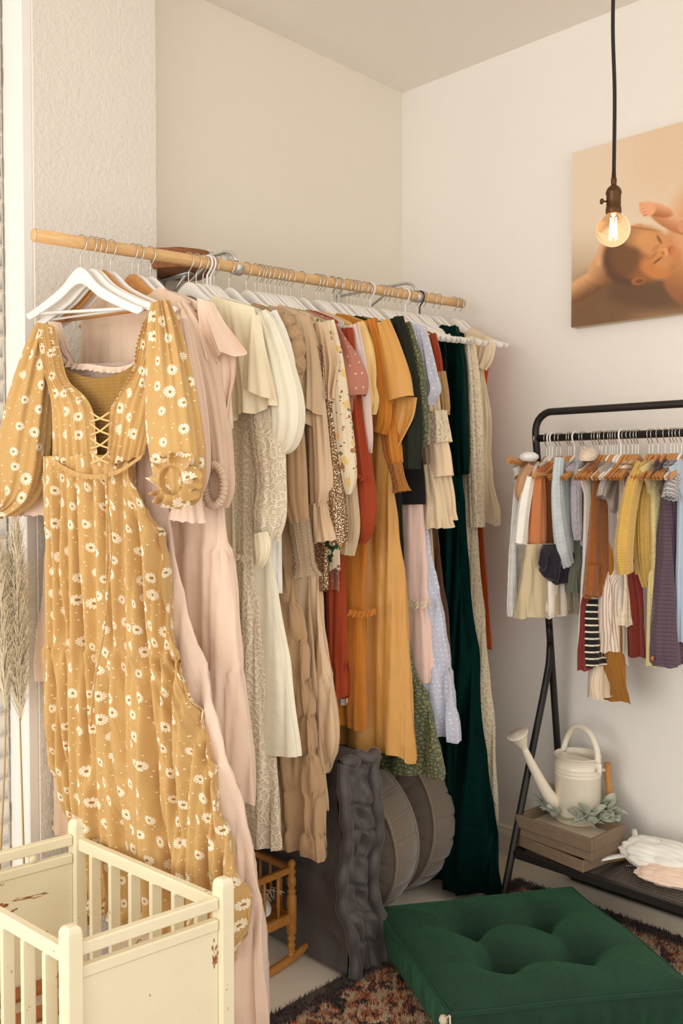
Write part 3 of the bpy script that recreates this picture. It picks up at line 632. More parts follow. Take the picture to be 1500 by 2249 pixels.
# --- 2 blush smocked dress behind it
th, pl = hang('maxi_dress', DR, 'blush gauze maxi dress with ruffled smocked neckline, directly behind the daisy dress', 200, 13, 'blush smocked dress', bar='white')
body(th, 'skirt', pl, [(330, 950), (360, 1150), (430, 1450), (500, 1700), (540, 1900), (560, 2080), (574, 2249), (570, 2300)], FB['blush'], 8, start=(.15, -.36), T=(.016, .05), A=(.004, .02), lam=.09, rise=0, w=(-.01, -.03), L=[(130, 950), (124, 1200), (150, 1600), (230, 2000), (300, 2250), (310, 2290)])
patch(th, 'smocked_bodice', pl, [((130, 790), (300, 785)), ((150, 835), (298, 830)), ((160, 900), (296, 900)), ((160, 980), (296, 980))], FB['smockb'], 3, -.005, .003, 3, -.008, rip=.002, sag=.012)
frill(th, 'neck_ruffle', pl, [(112, 712), (128, 760), (150, 792), (200, 800), (250, 806), (285, 800), (298, 790)], FB['blush'], 3, .004, .016, .006, 17)
patch(th, 'strap', pl, [((104, 705), (122, 706)), ((118, 760), (142, 765)), ((140, 800), (170, 806))], FB['blush'], 4, .0, .004, 3, .004, rip=.003)
sleeve(th, 'sleeve', pl, [(395, 705, 18), (415, 880, 34), (422, 1030, 38), (414, 1090, 26), (412, 1145, 38)], FB['blush'], 31, .0, .6, ruf=.006)
sleeve(th, 'sleeve', pl, [(100, 730, 18), (84, 900, 36), (82, 1060, 42), (84, 1132, 44)], FB['peach'], 32, -.02, .6, ruf=.006)
# --- 3 peach tiered midi
th, pl = hang('midi_dress', DR, 'peach tiered cotton midi dress showing at the left of the daisy dress', 224, 11, 'peach tiered midi dress', hb='wood', bar='wood')
body(th, 'skirt', pl, [(350, 1000), (365, 1250), (380, 1500), (385, 1546)], FB['peach'], 9, L=[(124, 1000), (112, 1080), (86, 1300), (70, 1420), (54, 1540)], T=(.012, .03), A=(.003, .014), tiers=[(100, 1345)], w=(-.01, -.03), start=(.15, -.42), rise=0)
# --- 4 rose-beige linen dress
th, pl = hang('maxi_dress', DR, 'rose-beige linen dress whose long sleeve ends in a gathered oval cuff', 290, 13, 'rose-beige linen dress', hb='wood', bar='wood')
body(th, 'dress_body', pl, [(395, 1000), (410, 1150), (434, 1350), (470, 1520), (512, 1690), (524, 1800), (530, 1930)], FB['linen'], 10, start=(.205, -.155), T=(.012, .04), A=(.003, .016), lam=.07, w=(0, -.01))
SLV = sleeve(th, 'sleeve', pl, [(392, 672, 16), (420, 745, 32), (446, 850, 42), (464, 950, 40), (473, 1020, 36), (476, 1075, 34), (476, 1115, 20)], FB['linen'], 33, .02, .7, 80, 60, .06, 8)
ring(SLV, 'gathered_cuff', pl, 471, 1066, 19, 44, 8, FB['linen'], .075, 30, .3)
c = pl.uz(471, 1066, .068); kk = c[2]/F; tt = np.linspace(0, 2*math.pi, 40); v_ = np.linspace(0.02, 1, 6)[:, None]
MB().grid(pl.P(c[0]+v_*20*kk/.72*np.cos(tt)[None], .068+.0*v_-.012*(1-v_**2), c[1]+v_*45*kk*np.sin(tt)[None])).build('cuff_inside', FB['linen'], SLV)
b = MB()
for dx, dy, r in ((-9, -4, 9), (8, -6, 9), (0, 0, 5), (-6, 10, 6), (7, 12, 6)):
    c = pl.uz(513+dx, 1732+dy, .04); b.lathe([(0, -1), (.7, -.7), (1, 0), (.7, .7), (0, 1)], 10, pl.P(c[0], .04, c[1]), np.diag([r*c[2]/F, r*c[2]/F*.6, r*c[2]/F*.9]))
b.build('fabric_bow', FB['linen'], th)
# --- 5 pale pink tiered flutter dress
th, pl = hang('maxi_dress', DR, 'pale pink tiered maxi dress with a pointed flutter sleeve', 304, 13, 'pale pink flutter dress')
body(th, 'dress_body', pl, [(478, 1000), (495, 1100), (507, 1212), (519, 1340), (531, 1478), (541, 1620), (552, 1768)], FB['palepink'], 12, start=(.215, -.16), T=(.014, .045), A=(.003, .02), lam=.09, tiers=[(500, 1205), (528, 1475)], ne=6)
patch(th, 'flutter_sleeve', pl, [((432, 654), (458, 662)), ((434, 700), (480, 702)), ((440, 745), (510, 742)), ((450, 795), (533, 772))], FB['palepink'], 5, .03, .016, 2, .02)
patch(th, 'flutter_ruffle', pl, [((448, 765), (508, 765)), ((460, 830), (512, 825)), ((474, 885), (507, 875)), ((490, 940), (504, 934))], FB['palepink'], 6, .022, .020, 2, .01)
# --- 6 butter cream blouse dress
th, pl = hang('flutter_dress', DR, 'butter cream crepe dress with wide flutter sleeve, before the lace dress', 414, 10, 'butter cream flutter dress')
body(th, 'dress_body', pl, [(512, 930), (517, 1190), (524, 1400)], FB['butter'], 13, start=(.21, -.16), T=(.012, .03), A=(.002, .012))
patch(th, 'flutter_sleeve', pl, [((474, 652), (546, 672)), ((480, 720), (566, 730)), ((490, 800), (586, 795)), ((498, 860), (600, 850)), ((500, 925), (607, 892))], FB['butter'], 7, .035, .010, 2, .02, nu=64, nv=60)
patch(th, 'flutter_fold', pl, [((552, 690), (560, 690)), ((540, 770), (578, 780)), ((532, 852), (600, 878))], FB['butter'], 8, .06, .006, 1, .01)
# --- 7 ivory lace dress
th, pl = hang('lace_dress', DR, 'ivory openwork lace midi dress with lace sleeve and a beige lining', 431, 10, 'ivory lace dress')
LR = [(566, 930), (552, 1190), (562, 1300), (577, 1420), (592, 1600), (606, 1740), (621, 1868)]
body(th, 'lining', pl, [(560, 930), (545, 1190), (572, 1420), (598, 1740), (603, 1800)], FB['lining'], 14, start=(.19, -.165), T=(.008, .028), A=(.002, .012), lam=.08, w=(-.004, -.004))
body(th, 'lace_layer', pl, LR, FB['lace'], 14, start=(.205, -.16), T=(.013, .042), A=(.002, .015), lam=.08, hemw=.008)
sleeve(th, 'lace_sleeve', pl, [(558, 700, 16), (572, 830, 28), (588, 960, 34), (596, 1060, 30), (592, 1130, 34), (586, 1182, 22)], FB['lace'], 35, .02, .7, fold=.06, ruf=.003)
sleeve(th, 'sleeve_lining', pl, [(558, 700, 12), (572, 830, 23), (588, 960, 28), (595, 1060, 24), (592, 1130, 27), (586, 1175, 18)], FB['ivory'], 35, .018, .65, fold=.05)
frill(th, 'waist_seam', pl, [(520, 1215), (538, 1222), (554, 1216)], FB['lace'], 3, .05, .014, .004, 5)
# --- 8 ivory gauze dress
th, pl = hang('gauze_dress', DR, 'ivory gauze dress with full puff sleeve and a straight white hem', 446, 10, 'ivory puff-sleeve dress')
body(th, 'dress_body', pl, [(590, 1000), (594, 1200), (610, 1300), (628, 1410), (645, 1540), (662, 1662)], FB['ivory'], 15, start=(.21, -.16), T=(.013, .034), A=(.002, .008), lam=.13, hemw=.002)
sleeve(th, 'puff_sleeve', pl, [(572, 690, 16), (590, 745, 28), (610, 830, 38), (624, 905, 40), (620, 960, 32), (602, 985, 14)], FB['ivory'], 36, .03, .75, 80, 56, .10, 6)
sleeve(th, 'gathered_cuff', pl, [(572, 1170, 14), (576, 1195, 18), (574, 1225, 13), (566, 1245, 6)], FB['butter'], 37, .075, .5, fold=.06, nf=9)
# --- 9 white tee dress
th, pl = hang('short_sleeve_dress', DR, 'plain white dress with a straight short sleeve behind the ivory puff sleeve', 462, 9, 'plain white short-sleeve dress', hk='white')
body(th, 'dress_body', pl, [(610, 850), (615, 1050), (618, 1300)], FB['tee'], 16, start=(.21, -.165), T=(.01, .02), A=(.002, .006))
sleeve(th, 'short_sleeve', pl, [(592, 690, 14), (608, 740, 22), (622, 800, 25), (628, 838, 20)], FB['tee'], 38, .015, .5, fold=.02, nf=4)
# --- 10 taupe tiered voile dress
th, pl = hang('tiered_dress', DR, 'taupe voile dress of many gathered tiers with ruffled shoulder and smocked cuff', 503, 9, 'taupe tiered dress')
body(th, 'tiered_skirt', pl, [(618, 900), (625, 1000), (636, 1160), (645, 1280), (666, 1410), (686, 1560), (700, 1680), (712, 1800), (722, 1884)], FB['taupe'], 17, start=(.21, -.165), T=(.013, .045), A=(.003, .02), lam=.075, E=(.002, .008),
     tiers=[(630, 1160), (640, 1242), (650, 1325), (662, 1408), (672, 1490), (684, 1574), (694, 1657), (704, 1742), (712, 1830)], nv=150, nu=160)
for i, (x_, y_, ru, rz_) in enumerate([(606, 694, .032, .022), (626, 712, .036, .026), (642, 736, .034, .028), (650, 766, .028, .030), (652, 800, .022, .032), (636, 748, .026, .030), (648, 832, .014, .022)]):
    c = pl.uz(x_, y_, .045); lump('shoulder_ruffle', None, None, pl.P(c[0], .045, c[1]), (ru, .026, rz_), FB['taupe'], 40+i, .34, th, n=(44, 30), ridge=3.2)
SLV = sleeve(th, 'sheer_sleeve', pl, [(628, 780, 12), (640, 900, 20), (645, 1020, 26), (648, 1100, 26), (656, 1150, 20)], FB['taupe'], 39, .02, .7, fold=.09, nf=9)
sleeve(SLV, 'smocked_cuff', pl, [(656, 1145, 21), (662, 1180, 20), (668, 1215, 19), (672, 1240, 18), (676, 1268, 30)], FB['smockt'], 40, .02, .7, fold=.03, ruf=.006)
# --- 11 beige satin flutter dress
th, pl = hang('satin_dress', DR, 'beige satin dress with a plain draped flutter sleeve beside the taupe ruffles', 541, 8, 'beige satin flutter dress')
body(th, 'dress_body', pl, [(655, 930), (668, 1200), (694, 1480), (724, 1776)], FB['beige'], 18, start=(.20, -.165), T=(.012, .03), A=(.002, .012))
patch(th, 'flutter_sleeve', pl, [((640, 690), (668, 694)), ((645, 750), (684, 752)), ((642, 820), (694, 820)), ((646, 885), (698, 908))], FB['beige'], 9, .03, .009, 2, .02)
patch(th, 'flutter_underlayer', pl, [((655, 860), (690, 870)), ((656, 925), (692, 936))], FB['beige'], 10, .02, .008, 2, .01)
# --- 12 champagne satin dress
th, pl = hang('satin_dress', DR, 'champagne satin maxi dress with long bishop sleeve and flared cuff', 560, 8, 'champagne satin dress')
body(th, 'dress_body', pl, [(684, 1000), (692, 1200), (713, 1380), (733, 1482), (744, 1560), (753, 1635), (746, 1670), (716, 1697)], FB['champ'], 19, start=(.205, -.16), T=(.013, .04), A=(.002, .016), lam=.10, tiers=[(725, 1484)])
SLV = sleeve(th, 'bishop_sleeve', pl, [(664, 694, 12), (682, 770, 18), (696, 880, 21), (704, 990, 25), (708, 1065, 28), (703, 1112, 19)], FB['champ'], 41, .025, .8, 72, 60, .07, 6)
sleeve(SLV, 'flared_cuff', pl, [(703, 1105, 20), (706, 1135, 24), (711, 1165, 30), (714, 1190, 35)], FB['champ'], 42, .025, .8, fold=.09, nf=9, ruf=.004)
# --- 13 sequin dress with beige ruffle
th, pl = hang('sequin_dress', DR, 'gold-brown sequinned dress with a narrow glittering sleeve', 569, 8, 'gold sequin dress')
body(th, 'dress_body', pl, [(702, 900), (718, 1100), (722, 1300)], FB['sequin'], 20, start=(.20, -.17), T=(.01, .02), A=(.002, .008))
sleeve(th, 'sequin_sleeve', pl, [(702, 760, 8), (712, 870, 12), (722, 970, 15), (732, 1070, 19), (741, 1140, 21), (745, 1195, 15)], FB['sequin'], 43, .03, .8, fold=.06)
th, pl = hang('ruffle_blouse', 'blouse', 'beige blouse with a cascading shoulder ruffle above the gold sequins', 574, 8, 'beige ruffle blouse')
body(th, 'blouse_body', pl, [(710, 860), (715, 1000), (715, 1150)], FB['sand'], 21, start=(.20, -.165), T=(.01, .02), A=(.002, .008))
patch(th, 'ruffle', pl, [((690, 705), (716, 712)), ((700, 755), (732, 762)), ((705, 800), (741, 800)), ((712, 840), (736, 846)), ((720, 882), (735, 876))], FB['champ'], 11, .035, .014, 3, .01)
# --- 14 embroidered dress
th, pl = hang('embroidered_dress', DR, 'cream tulle dress embroidered with small yellow and green flowers', 583, 7, 'flower-embroidered cream dress')
body(th, 'dress_body', pl, [(728, 900), (742, 1080), (745, 1250)], FB['embroid'], 22, start=(.21, -.165), T=(.01, .02), A=(.002, .008))
sleeve(th, 'bell_sleeve', pl, [(718, 708, 12), (734, 790, 17), (744, 890, 22), (754, 990, 24), (762, 1050, 18), (764, 1086, 5)], FB['embroid'], 44, .02, .7)
# --- 15 green print, 16 sand linen
th, pl = hang('printed_dress', DR, 'dark green botanical print dress, only its gathered sleeve end showing', 592, 7, 'green botanical print dress')
body(th, 'dress_body', pl, [(722, 900), (735, 1080), (738, 1180)], FB['greenprint'], 23, start=(.2, -.165), T=(.01, .02), A=(.002, .008))
sleeve(th, 'sleeve', pl, [(722, 800, 12), (732, 1000, 17), (734, 1120, 22), (731, 1190, 22), (724, 1232, 12)], FB['greenprint'], 45, .02, .7, fold=.07)
th, pl = hang('linen_blouse', 'blouse', 'sand linen blouse with a loose sleeve hanging beside the green print', 604, 7, 'sand linen blouse')
body(th, 'blouse_body', pl, [(745, 900), (755, 1080), (756, 1150)], FB['sand'], 24, start=(.2, -.165), T=(.01, .02), A=(.002, .008))
sleeve(th, 'sleeve', pl, [(738, 800, 10), (754, 980, 18), (764, 1080, 18), (768, 1160, 20), (762, 1218, 13)], FB['sand'], 46, .02, .7, fold=.07)
# --- 17 dusty rose
th, pl = hang('dotted_dress', DR, 'dusty rose dress with pale dots and a wide bell sleeve', 619, 7, 'dusty rose dotted dress')
body(th, 'dress_body', pl, [(738, 900), (742, 1100), (746, 1300)], FB['dot'], 25, start=(.21, -.165), T=(.01, .02), A=(.002, .008))
sleeve(th, 'bell_sleeve', pl, [(730, 718, 12), (744, 765, 22), (760, 810, 34), (770, 845, 38), (772, 872, 32)], FB['dot'], 47, .03, .7, fold=.05, nf=4)
sleeve(th, 'sleeve_underside', pl, [(766, 860, 24), (764, 900, 22), (764, 930, 14)], FB['dot'], 48, .015, .7, fold=.1, nf=5)
# --- 18 rust
th, pl = hang('gauze_dress', DR, 'rust red gauze dress with gathered sleeve and long skirt', 627, 6, 'rust gauze dress')
body(th, 'dress_body', pl, [(748, 1000), (752, 1190), (760, 1400), (764, 1535)], FB['rust'], 26, start=(.21, -.165), T=(.011, .03), A=(.002, .014), tiers=[(760, 1460)])
sleeve(th, 'gathered_sleeve', pl, [(762, 722, 10), (772, 840, 16), (782, 950, 20), (794, 1040, 22), (801, 1110, 24), (797, 1160, 20), (790, 1192, 9)], FB['rust'], 49, .02, .7, fold=.09)
frill(th, 'sleeve_seam', pl, [(775, 1030), (790, 1042), (806, 1050)], FB['rust'], 2, .05, .012, .004, 4)
# --- 19 mauve, 20 straw
th, pl = hang('crepe_dress', DR, 'pale mauve crepe dress with a long straight sleeve', 638, 6, 'pale mauve crepe dress')
body(th, 'dress_body', pl, [(752, 1000), (757, 1300), (763, 1550)], FB['mauve'], 27, start=(.215, -.165), T=(.01, .022), A=(.002, .010))
sleeve(th, 'straight_sleeve', pl, [(772, 716, 13), (784, 790, 17), (792, 880, 19), (800, 960, 17), (804, 996, 11)], FB['mauve'], 50, .02, .6, ruf=.003)
th, pl = hang('gathered_dress', DR, 'straw yellow dress with a gathered puffed short sleeve', 662, 6, 'straw yellow dress')
body(th, 'dress_body', pl, [(765, 1000), (768, 1200), (770, 1400), (776, 1530)], FB['straw'], 28, start=(.205, -.165), T=(.01, .024), A=(.002, .010))
sleeve(th, 'puff_sleeve', pl, [(786, 712, 13), (800, 765, 18), (808, 815, 16), (812, 850, 12), (816, 880, 14), (812, 908, 10)], FB['straw'], 51, .03, .7, fold=.1, nf=8, ruf=.004)
# --- 21 mustard linen tiered
th, pl = hang('tiered_dress', DR, 'mustard linen dress with shirred panels and a ruffled seam mid-skirt', 694, 5, 'mustard linen tiered dress')
body(th, 'tiered_skirt', pl, [(822, 1000), (824, 1150), (824, 1340), (828, 1480), (832, 1592)], FB['mlinen'], 29, start=(.205, -.165), T=(.012, .034), A=(.002, .008), lam=.12, tiers=[(824, 1150), (824, 1345)], hemw=.003, w=(.01, .065))
frill(th, 'ruffled_seam', pl, [(768, 1338), (795, 1342), (828, 1336)], FB['mlinen'], 1, .105, .018, .005, 6)
sleeve(th, 'sleeve', pl, [(812, 704, 15), (826, 775, 19), (836, 850, 21), (838, 915, 21), (830, 948, 19)], FB['mlinen'], 52, .03, .7, fold=.08, nf=8, ruf=.003)
# --- 22 mustard satin
th, pl = hang('satin_dress', DR, 'mustard satin maxi dress with a wide open bell sleeve', 701, 5, 'mustard satin dress')
body(th, 'dress_body', pl, [(862, 1000), (874, 1130), (886, 1270), (897, 1460), (911, 1668)], FB['msatin'], 30, start=(.215, -.165), T=(.013, .045), A=(.002, .022), lam=.09, hemw=.012, pd=.035)
sleeve(th, 'bell_sleeve', pl, [(838, 710, 15), (856, 765, 23), (872, 830, 30), (880, 878, 30)], FB['msatin'], 53, .03, .8, fold=.03, nf=3)
patch(th, 'sleeve_drape', pl, [((846, 868), (908, 872)), ((842, 915), (902, 915)), ((842, 960), (884, 955)), ((850, 1004), (860, 1002))], FB['msatin'], 12, .02, .006, 2, -.02)
# --- 23 amber smocked sleeve
th, pl = hang('smocked_dress', DR, 'amber dress showing only a long sleeve with smocked wrist', 709, 5, 'amber smocked-sleeve dress')
body(th, 'dress_body', pl, [(850, 950), (855, 1100), (858, 1250)], FB['amber'], 31, start=(.205, -.165), T=(.01, .02), A=(.002, .008))
SLV = sleeve(th, 'sleeve', pl, [(845, 800, 12), (854, 920, 18), (862, 990, 19), (868, 1020, 15)], FB['amber'], 54, .02, .7, fold=.08)
sleeve(SLV, 'smocked_wrist', pl, [(867, 1015, 15), (874, 1045, 13), (880, 1065, 13), (882, 1080, 18)], FB['smocka'], 55, .02, .7, ruf=.003)
# --- 24 black-green velvet, 25 olive leopard
th, pl = hang('velvet_dress', DR, 'blackish green velvet dress with half-length sleeve behind the mustard satin', 728, 4, 'blackish green velvet dress')
body(th, 'dress_body', pl, [(880, 1000), (884, 1150), (892, 1300)], FB['gvelvet'], 32, start=(.21, -.165), T=(.01, .022), A=(.002, .012))
sleeve(th, 'sleeve', pl, [(868, 700, 15), (886, 790, 21), (898, 890, 25), (902, 970, 23), (902, 1030, 19)], FB['gvelvet'], 56, .02, .7, fold=.05, nf=5)
th, pl = hang('satin_dress', DR, 'olive leopard-pattern satin dress flaring out beside the round poufs', 743, 4, 'olive leopard satin dress')
body(th, 'dress_body', pl, [(884, 1000), (888, 1200), (896, 1400), (922, 1490), (958, 1590), (990, 1712)], FB['olive'], 33, start=(.215, -.165), T=(.011, .04), A=(.002, .018), lam=.10)
sleeve(th, 'sleeve', pl, [(888, 712, 11), (908, 800, 18), (918, 880, 18), (924, 945, 13), (920, 986, 7)], FB['olive'], 57, .02, .6)
# --- 26 black, 27 pink
th, pl = hang('short_dress', DR, 'black jersey dress cut short above the pale pink skirt', 762, 4, 'short black jersey dress')
body(th, 'dress_body', pl, [(925, 1000), (931, 1060), (932, 1108)], FB['black'], 34, start=(.2, -.165), T=(.01, .018), A=(.001, .003), hemw=.001)
th, pl = hang('cotton_dress', DR, 'pale pink cotton dress with an openwork lace band across its skirt', 771, 4, 'pale pink cotton dress')
body(th, 'dress_body', pl, [(915, 1000), (925, 1110), (934, 1230), (942, 1325), (950, 1420), (957, 1498)], FB['pink'], 35, start=(.2, -.165), T=(.011, .034), A=(.002, .010), lam=.10, tiers=[(940, 1330)], hemw=.003)
sleeve(th, 'cap_sleeve', pl, [(876, 704, 12), (892, 735, 14), (902, 765, 10), (906, 785, 5)], FB['pink'], 58, .015, .6)
frill(th, 'lace_band', pl, [(896, 1318), (920, 1322), (944, 1316)], FB['ivlace'], 1, .048, .022, .002, 3)
# --- 28 blue swiss dot
th, pl = hang('dotted_dress', DR, 'dusty blue swiss-dot dress with flutter sleeve and tiered skirt', 786, 3, 'dusty blue dotted dress')
body(th, 'dress_body', pl, [(926, 1000), (938, 1140), (962, 1290), (984, 1440), (1000, 1540), (1014, 1626)], FB['blue'], 36, start=(.21, -.165), T=(.012, .042), A=(.002, .02), lam=.08, tiers=[(962, 1300), (985, 1470)])
patch(th, 'flutter_sleeve', pl, [((902, 708), (924, 714)), ((906, 760), (940, 762)), ((912, 810), (954, 822)), ((922, 855), (961, 856)), ((932, 896), (946, 886))], FB['blue'], 13, .03, .010, 2, .015)
# --- 29 peach bell sleeve with tulle
th, pl = hang('bell_sleeve_dress', DR, 'peach dress with lace-trimmed bell sleeve ending in tulle ruffles', 808, 3, 'peach tulle-sleeve dress')
body(th, 'dress_body', pl, [(935, 1000), (945, 1150), (950, 1300)], FB['peachy'], 37, start=(.2, -.165), T=(.01, .02), A=(.002, .008))
SLV = sleeve(th, 'bell_sleeve', pl, [(922, 722, 11), (940, 820, 15), (950, 920, 19), (962, 990, 26), (968, 1048, 28)], FB['peachy'], 59, .025, .7, fold=.05, nf=5)
sleeve(SLV, 'lace_trim', pl, [(955, 905, 22), (960, 950, 25), (963, 975, 27)], FB['ivlace'], 60, .027, .72)
sleeve(SLV, 'tulle_ruffle', pl, [(944, 1020, 16), (950, 1060, 22), (955, 1100, 26), (958, 1160, 34)], FB['tulle'], 61, .035, .7, fold=.1, nf=9, ruf=.006)
sleeve(SLV, 'tulle_ruffle', pl, [(966, 1040, 20), (970, 1090, 24), (972, 1142, 28)], FB['tulle'], 62, .01, .7, fold=.1, nf=9, ruf=.006)
# --- 30 rust fringe, 31 brown
th, pl = hang('fringed_top', 'top', 'dark rust top with a tan fringed sleeve before the emerald velvet', 836, 2, 'rust fringed top')
body(th, 'top_body', pl, [(955, 900), (960, 1050)], FB['rust'], 38, start=(.2, -.165), T=(.01, .018), A=(.002, .006))
SLV = sleeve(th, 'sleeve', pl, [(948, 735, 9), (958, 780, 10), (964, 825, 10)], FB['rust'], 63, .02, .7)
sleeve(SLV, 'fringe', pl, [(966, 818, 11), (972, 860, 12), (976, 912, 11)], FB['fringe'], 64, .02, .7, fold=.12, nf=11, ruf=.004)
th, pl = hang('chiffon_dress', DR, 'brown chiffon dress, a narrow strip beside the blue dotted skirt', 852, 2, 'brown chiffon dress')
body(th, 'dress_body', pl, [(945, 1000), (958, 1180), (982, 1340), (992, 1480)], FB['brown'], 39, start=(.19, -.165), T=(.01, .03), A=(.002, .012))
# --- 32 emerald velvet gown
th, pl = hang('velvet_gown', 'gown', 'long emerald green velvet gown trailing onto the floor', 930, 0, 'emerald velvet gown')
body(th, 'gown_body', pl, [(1012, 1000), (1022, 1100), (1040, 1300), (1060, 1500), (1082, 1740), (1096, 1860), (1112, 1940), (1114, 1955)], FB['emerald'], 40, start=(.185, -.155), T=(.013, .075), A=(.003, .03), lam=.13, E=(.002, .012), nv=90, nu=160, ne=4, w=(0, .05), pd=.045)
sleeve(th, 'long_sleeve', pl, [(990, 720, 14), (1001, 790, 22), (1004, 890, 25), (1006, 970, 25), (1010, 1042, 19)], FB['emerald'], 65, .02, .75, fold=.05, nf=4)
# --- 33 ivory lace gown
th, pl = hang('lace_gown', 'gown', 'long ivory beaded lace gown at the far end of the rod', 949, 0, 'ivory beaded lace gown')
body(th, 'gown_body', pl, [(1034, 1000), (1042, 1160), (1058, 1380), (1076, 1600), (1090, 1780), (1097, 1885)], FB['cream'], 41, start=(.18, -.165), T=(.01, .03), A=(.002, .012))
body(th, 'lace_overlay', pl, [(1038, 1000), (1046, 1160), (1062, 1380), (1080, 1600), (1092, 1760), (1094, 1800)], FB['ivlace'], 41, start=(.185, -.16), T=(.012, .034), A=(.002, .012))
sleeve(th, 'lace_sleeve', pl, [(1026, 742, 13), (1036, 840, 16), (1042, 960, 17), (1046, 1080, 16), (1049, 1158, 14)], FB['ivlace'], 66, .02, .7, ruf=.003)
sleeve(th, 'sleeve_lining', pl, [(1026, 742, 12), (1036, 840, 14), (1041, 960, 14), (1045, 1060, 12)], FB['cream'], 66, .02, .65)
# --- 34 cream slip, 35 orange
th, pl = hang('slip_dress', DR, 'cream sleeveless satin slip dress hanging last on the rod', 997, 0, 'cream slip dress')
body(th, 'dress_body', pl, [(1070, 770), (1058, 810), (1072, 880), (1078, 930), (1072, 1000), (1082, 1070), (1101, 1136), (1096, 1152)], FB['cream'], 42, start=(.165, -.15), T=(.008, .024), A=(.001, .008))
patch(th, 'strap_knot', pl, [((1056, 742), (1084, 752)), ((1052, 775), (1078, 790)), ((1050, 800), (1066, 815))], FB['cream'], 14, .02, .006, 2, .01)
th, pl = hang('orange_dress', DR, 'orange crepe dress, a thin strip against the right wall', 1009, 0, 'orange crepe dress', bar=None)
body(th, 'dress_body', pl, [(1046, 1000), (1062, 1215), (1072, 1330), (1081, 1425)], FB['orange'], 43, start=(.15, -.165), T=(.006, .012), A=(.001, .004))
# --- hangers whose garments are hidden in the row
for i, (hx, hk) in enumerate([(211, 'steel'), (243, 'steel'), (330, 'steel'), (455, 'white'), (470, 'steel'), (612, 'steel'), (726, 'steel'), (742, 'steel'), (778, 'steel'), (799, 'steel'), (813, 'white'), (843, 'steel'), (865, 'steel'), (878, 'steel'), (890, 'white'), (898, 'steel'), (914, 'steel'), (922, 'black'), (962, 'steel')]):
    if any(abs(hx-h) < 3 for h in HOOKS_USED): hx += 4
    near = min((n_ for n_ in NAMED if n_[1] not in TAKEN), key=lambda n_: abs(n_[0]-hx))[1]; TAKEN.add(near)
    lab = {'steel': 'white wooden hanger with steel hook wedged right beside the '+near, 'white': 'white hanger with thick plastic hook right beside the '+near, 'black': 'hanger with a black plastic hook near the far bracket'}[hk]
    hanger('clothes_hanger', rod_pt(hx), math.radians(np.interp(hx, [200, 400, 700, 950], [13, 10, 5, 0])), hk, 'white', None, lab, 'hangers on the pine rod')
# ---------------------------------------------------------------- black clothes rack with children's clothes
M_rack = plain('black_powder_coat', (38, 33, 30), 0.45, 0.3, 0.05, 60)
XL, XRR = 0.82, 2.02; YT, ZB = -0.245, 1.602
rk = thing('clothes_rack', 'black metal clothes rack with top frame and mesh shelf', 'rack', (XL, -0.25, 0))
def yz(z): return -0.022+(YT+0.022)*(z/1.60)       # the leaning rear leg
b = MB(); r0 = 0.0125
P = smoothpath([(XL, yz(0.9), 0.9), (XL, yz(1.3), 1.3), (XL, YT, 1.58), (XL, YT-.005, 1.63), (XL+.012, YT-.006, 1.665), (XL+.045, YT-.007, 1.688), (XL+.09, YT-.007, 1.69)], 50)
b.tube(np.concatenate([P, [(1.4, YT-.007, 1.69), (1.75, YT-.007, 1.69)], (P*[-1, 1, 1]+[XL+XRR, 0, 0])[::-1]]), r0, 12); b.build('top_frame', M_rack, rk)
b = MB().tube([(XL, YT, ZB), (XRR, YT, ZB)], 0.0125, 14); b.build('hanging_rail', M_rack, rk)
for x in (XL, XRR):
    b = MB().tube(smoothpath([(x, yz(0.95), 0.95), (x, yz(.4), .4), (x, yz(.05), .05), (x+.012*(1 if x == XL else -1), -0.03, .022), (x+.05*(1 if x == XL else -1), -0.032, .014)], 30), r0, 12); b.build('rear_leg', M_rack, rk)
    b = MB().tube(smoothpath([(x, yz(.89), .89), (x, -.155, .80), (x, -.30, .41), (x, -.447, 0.005)], 24), r0, 12); b.build('front_leg', M_rack, rk)
b = MB().tube([(XL+.03, -.032, .014), (XRR-.03, -.032, .014)], r0, 12); b.build('floor_bar', M_rack, rk)
ZS = 0.196
sh = MB()
for lo, hi in (((XL-.005, -.385, ZS-.014), (XRR+.005, -.362, ZS+.012)), ((XL, -.09, ZS-.012), (XRR, -.07, ZS+.01)), ((XL-.006, -.385, ZS-.012), (XL+.016, -.07, ZS+.01)), ((XRR-.016, -.385, ZS-.012), (XRR+.006, -.07, ZS+.01)), ((XL+.29, -.37, ZS-.010), (XL+.315, -.075, ZS-.001)), ((XL+.88, -.37, ZS-.010), (XL+.905, -.075, ZS-.001))):
    mbx = MB().box(lo, hi, .002); mbx.build('shelf_rail', M_rack, rk, False)
wr = MB()
for x in np.arange(XL+.02, XRR-.02, .0065): wr.box((x-.0012, -.365, ZS-.002), (x+.0012, -.085, ZS+.0006))
for y in np.arange(-.355, -.09, .018): wr.box((XL+.01, y-.0012, ZS-.0035), (XRR-.01, y+.0012, ZS-.0012))
setp(wr.build('shelf_mesh', plain('grey_wire_mesh', (120, 110, 100), 0.4, .6), rk, False), kind='stuff')
def kid_pt(px):
    return on(px, 961-.061*(px-1175), 1, YT)*[1, 1, 0]+[0, 0, ZB]
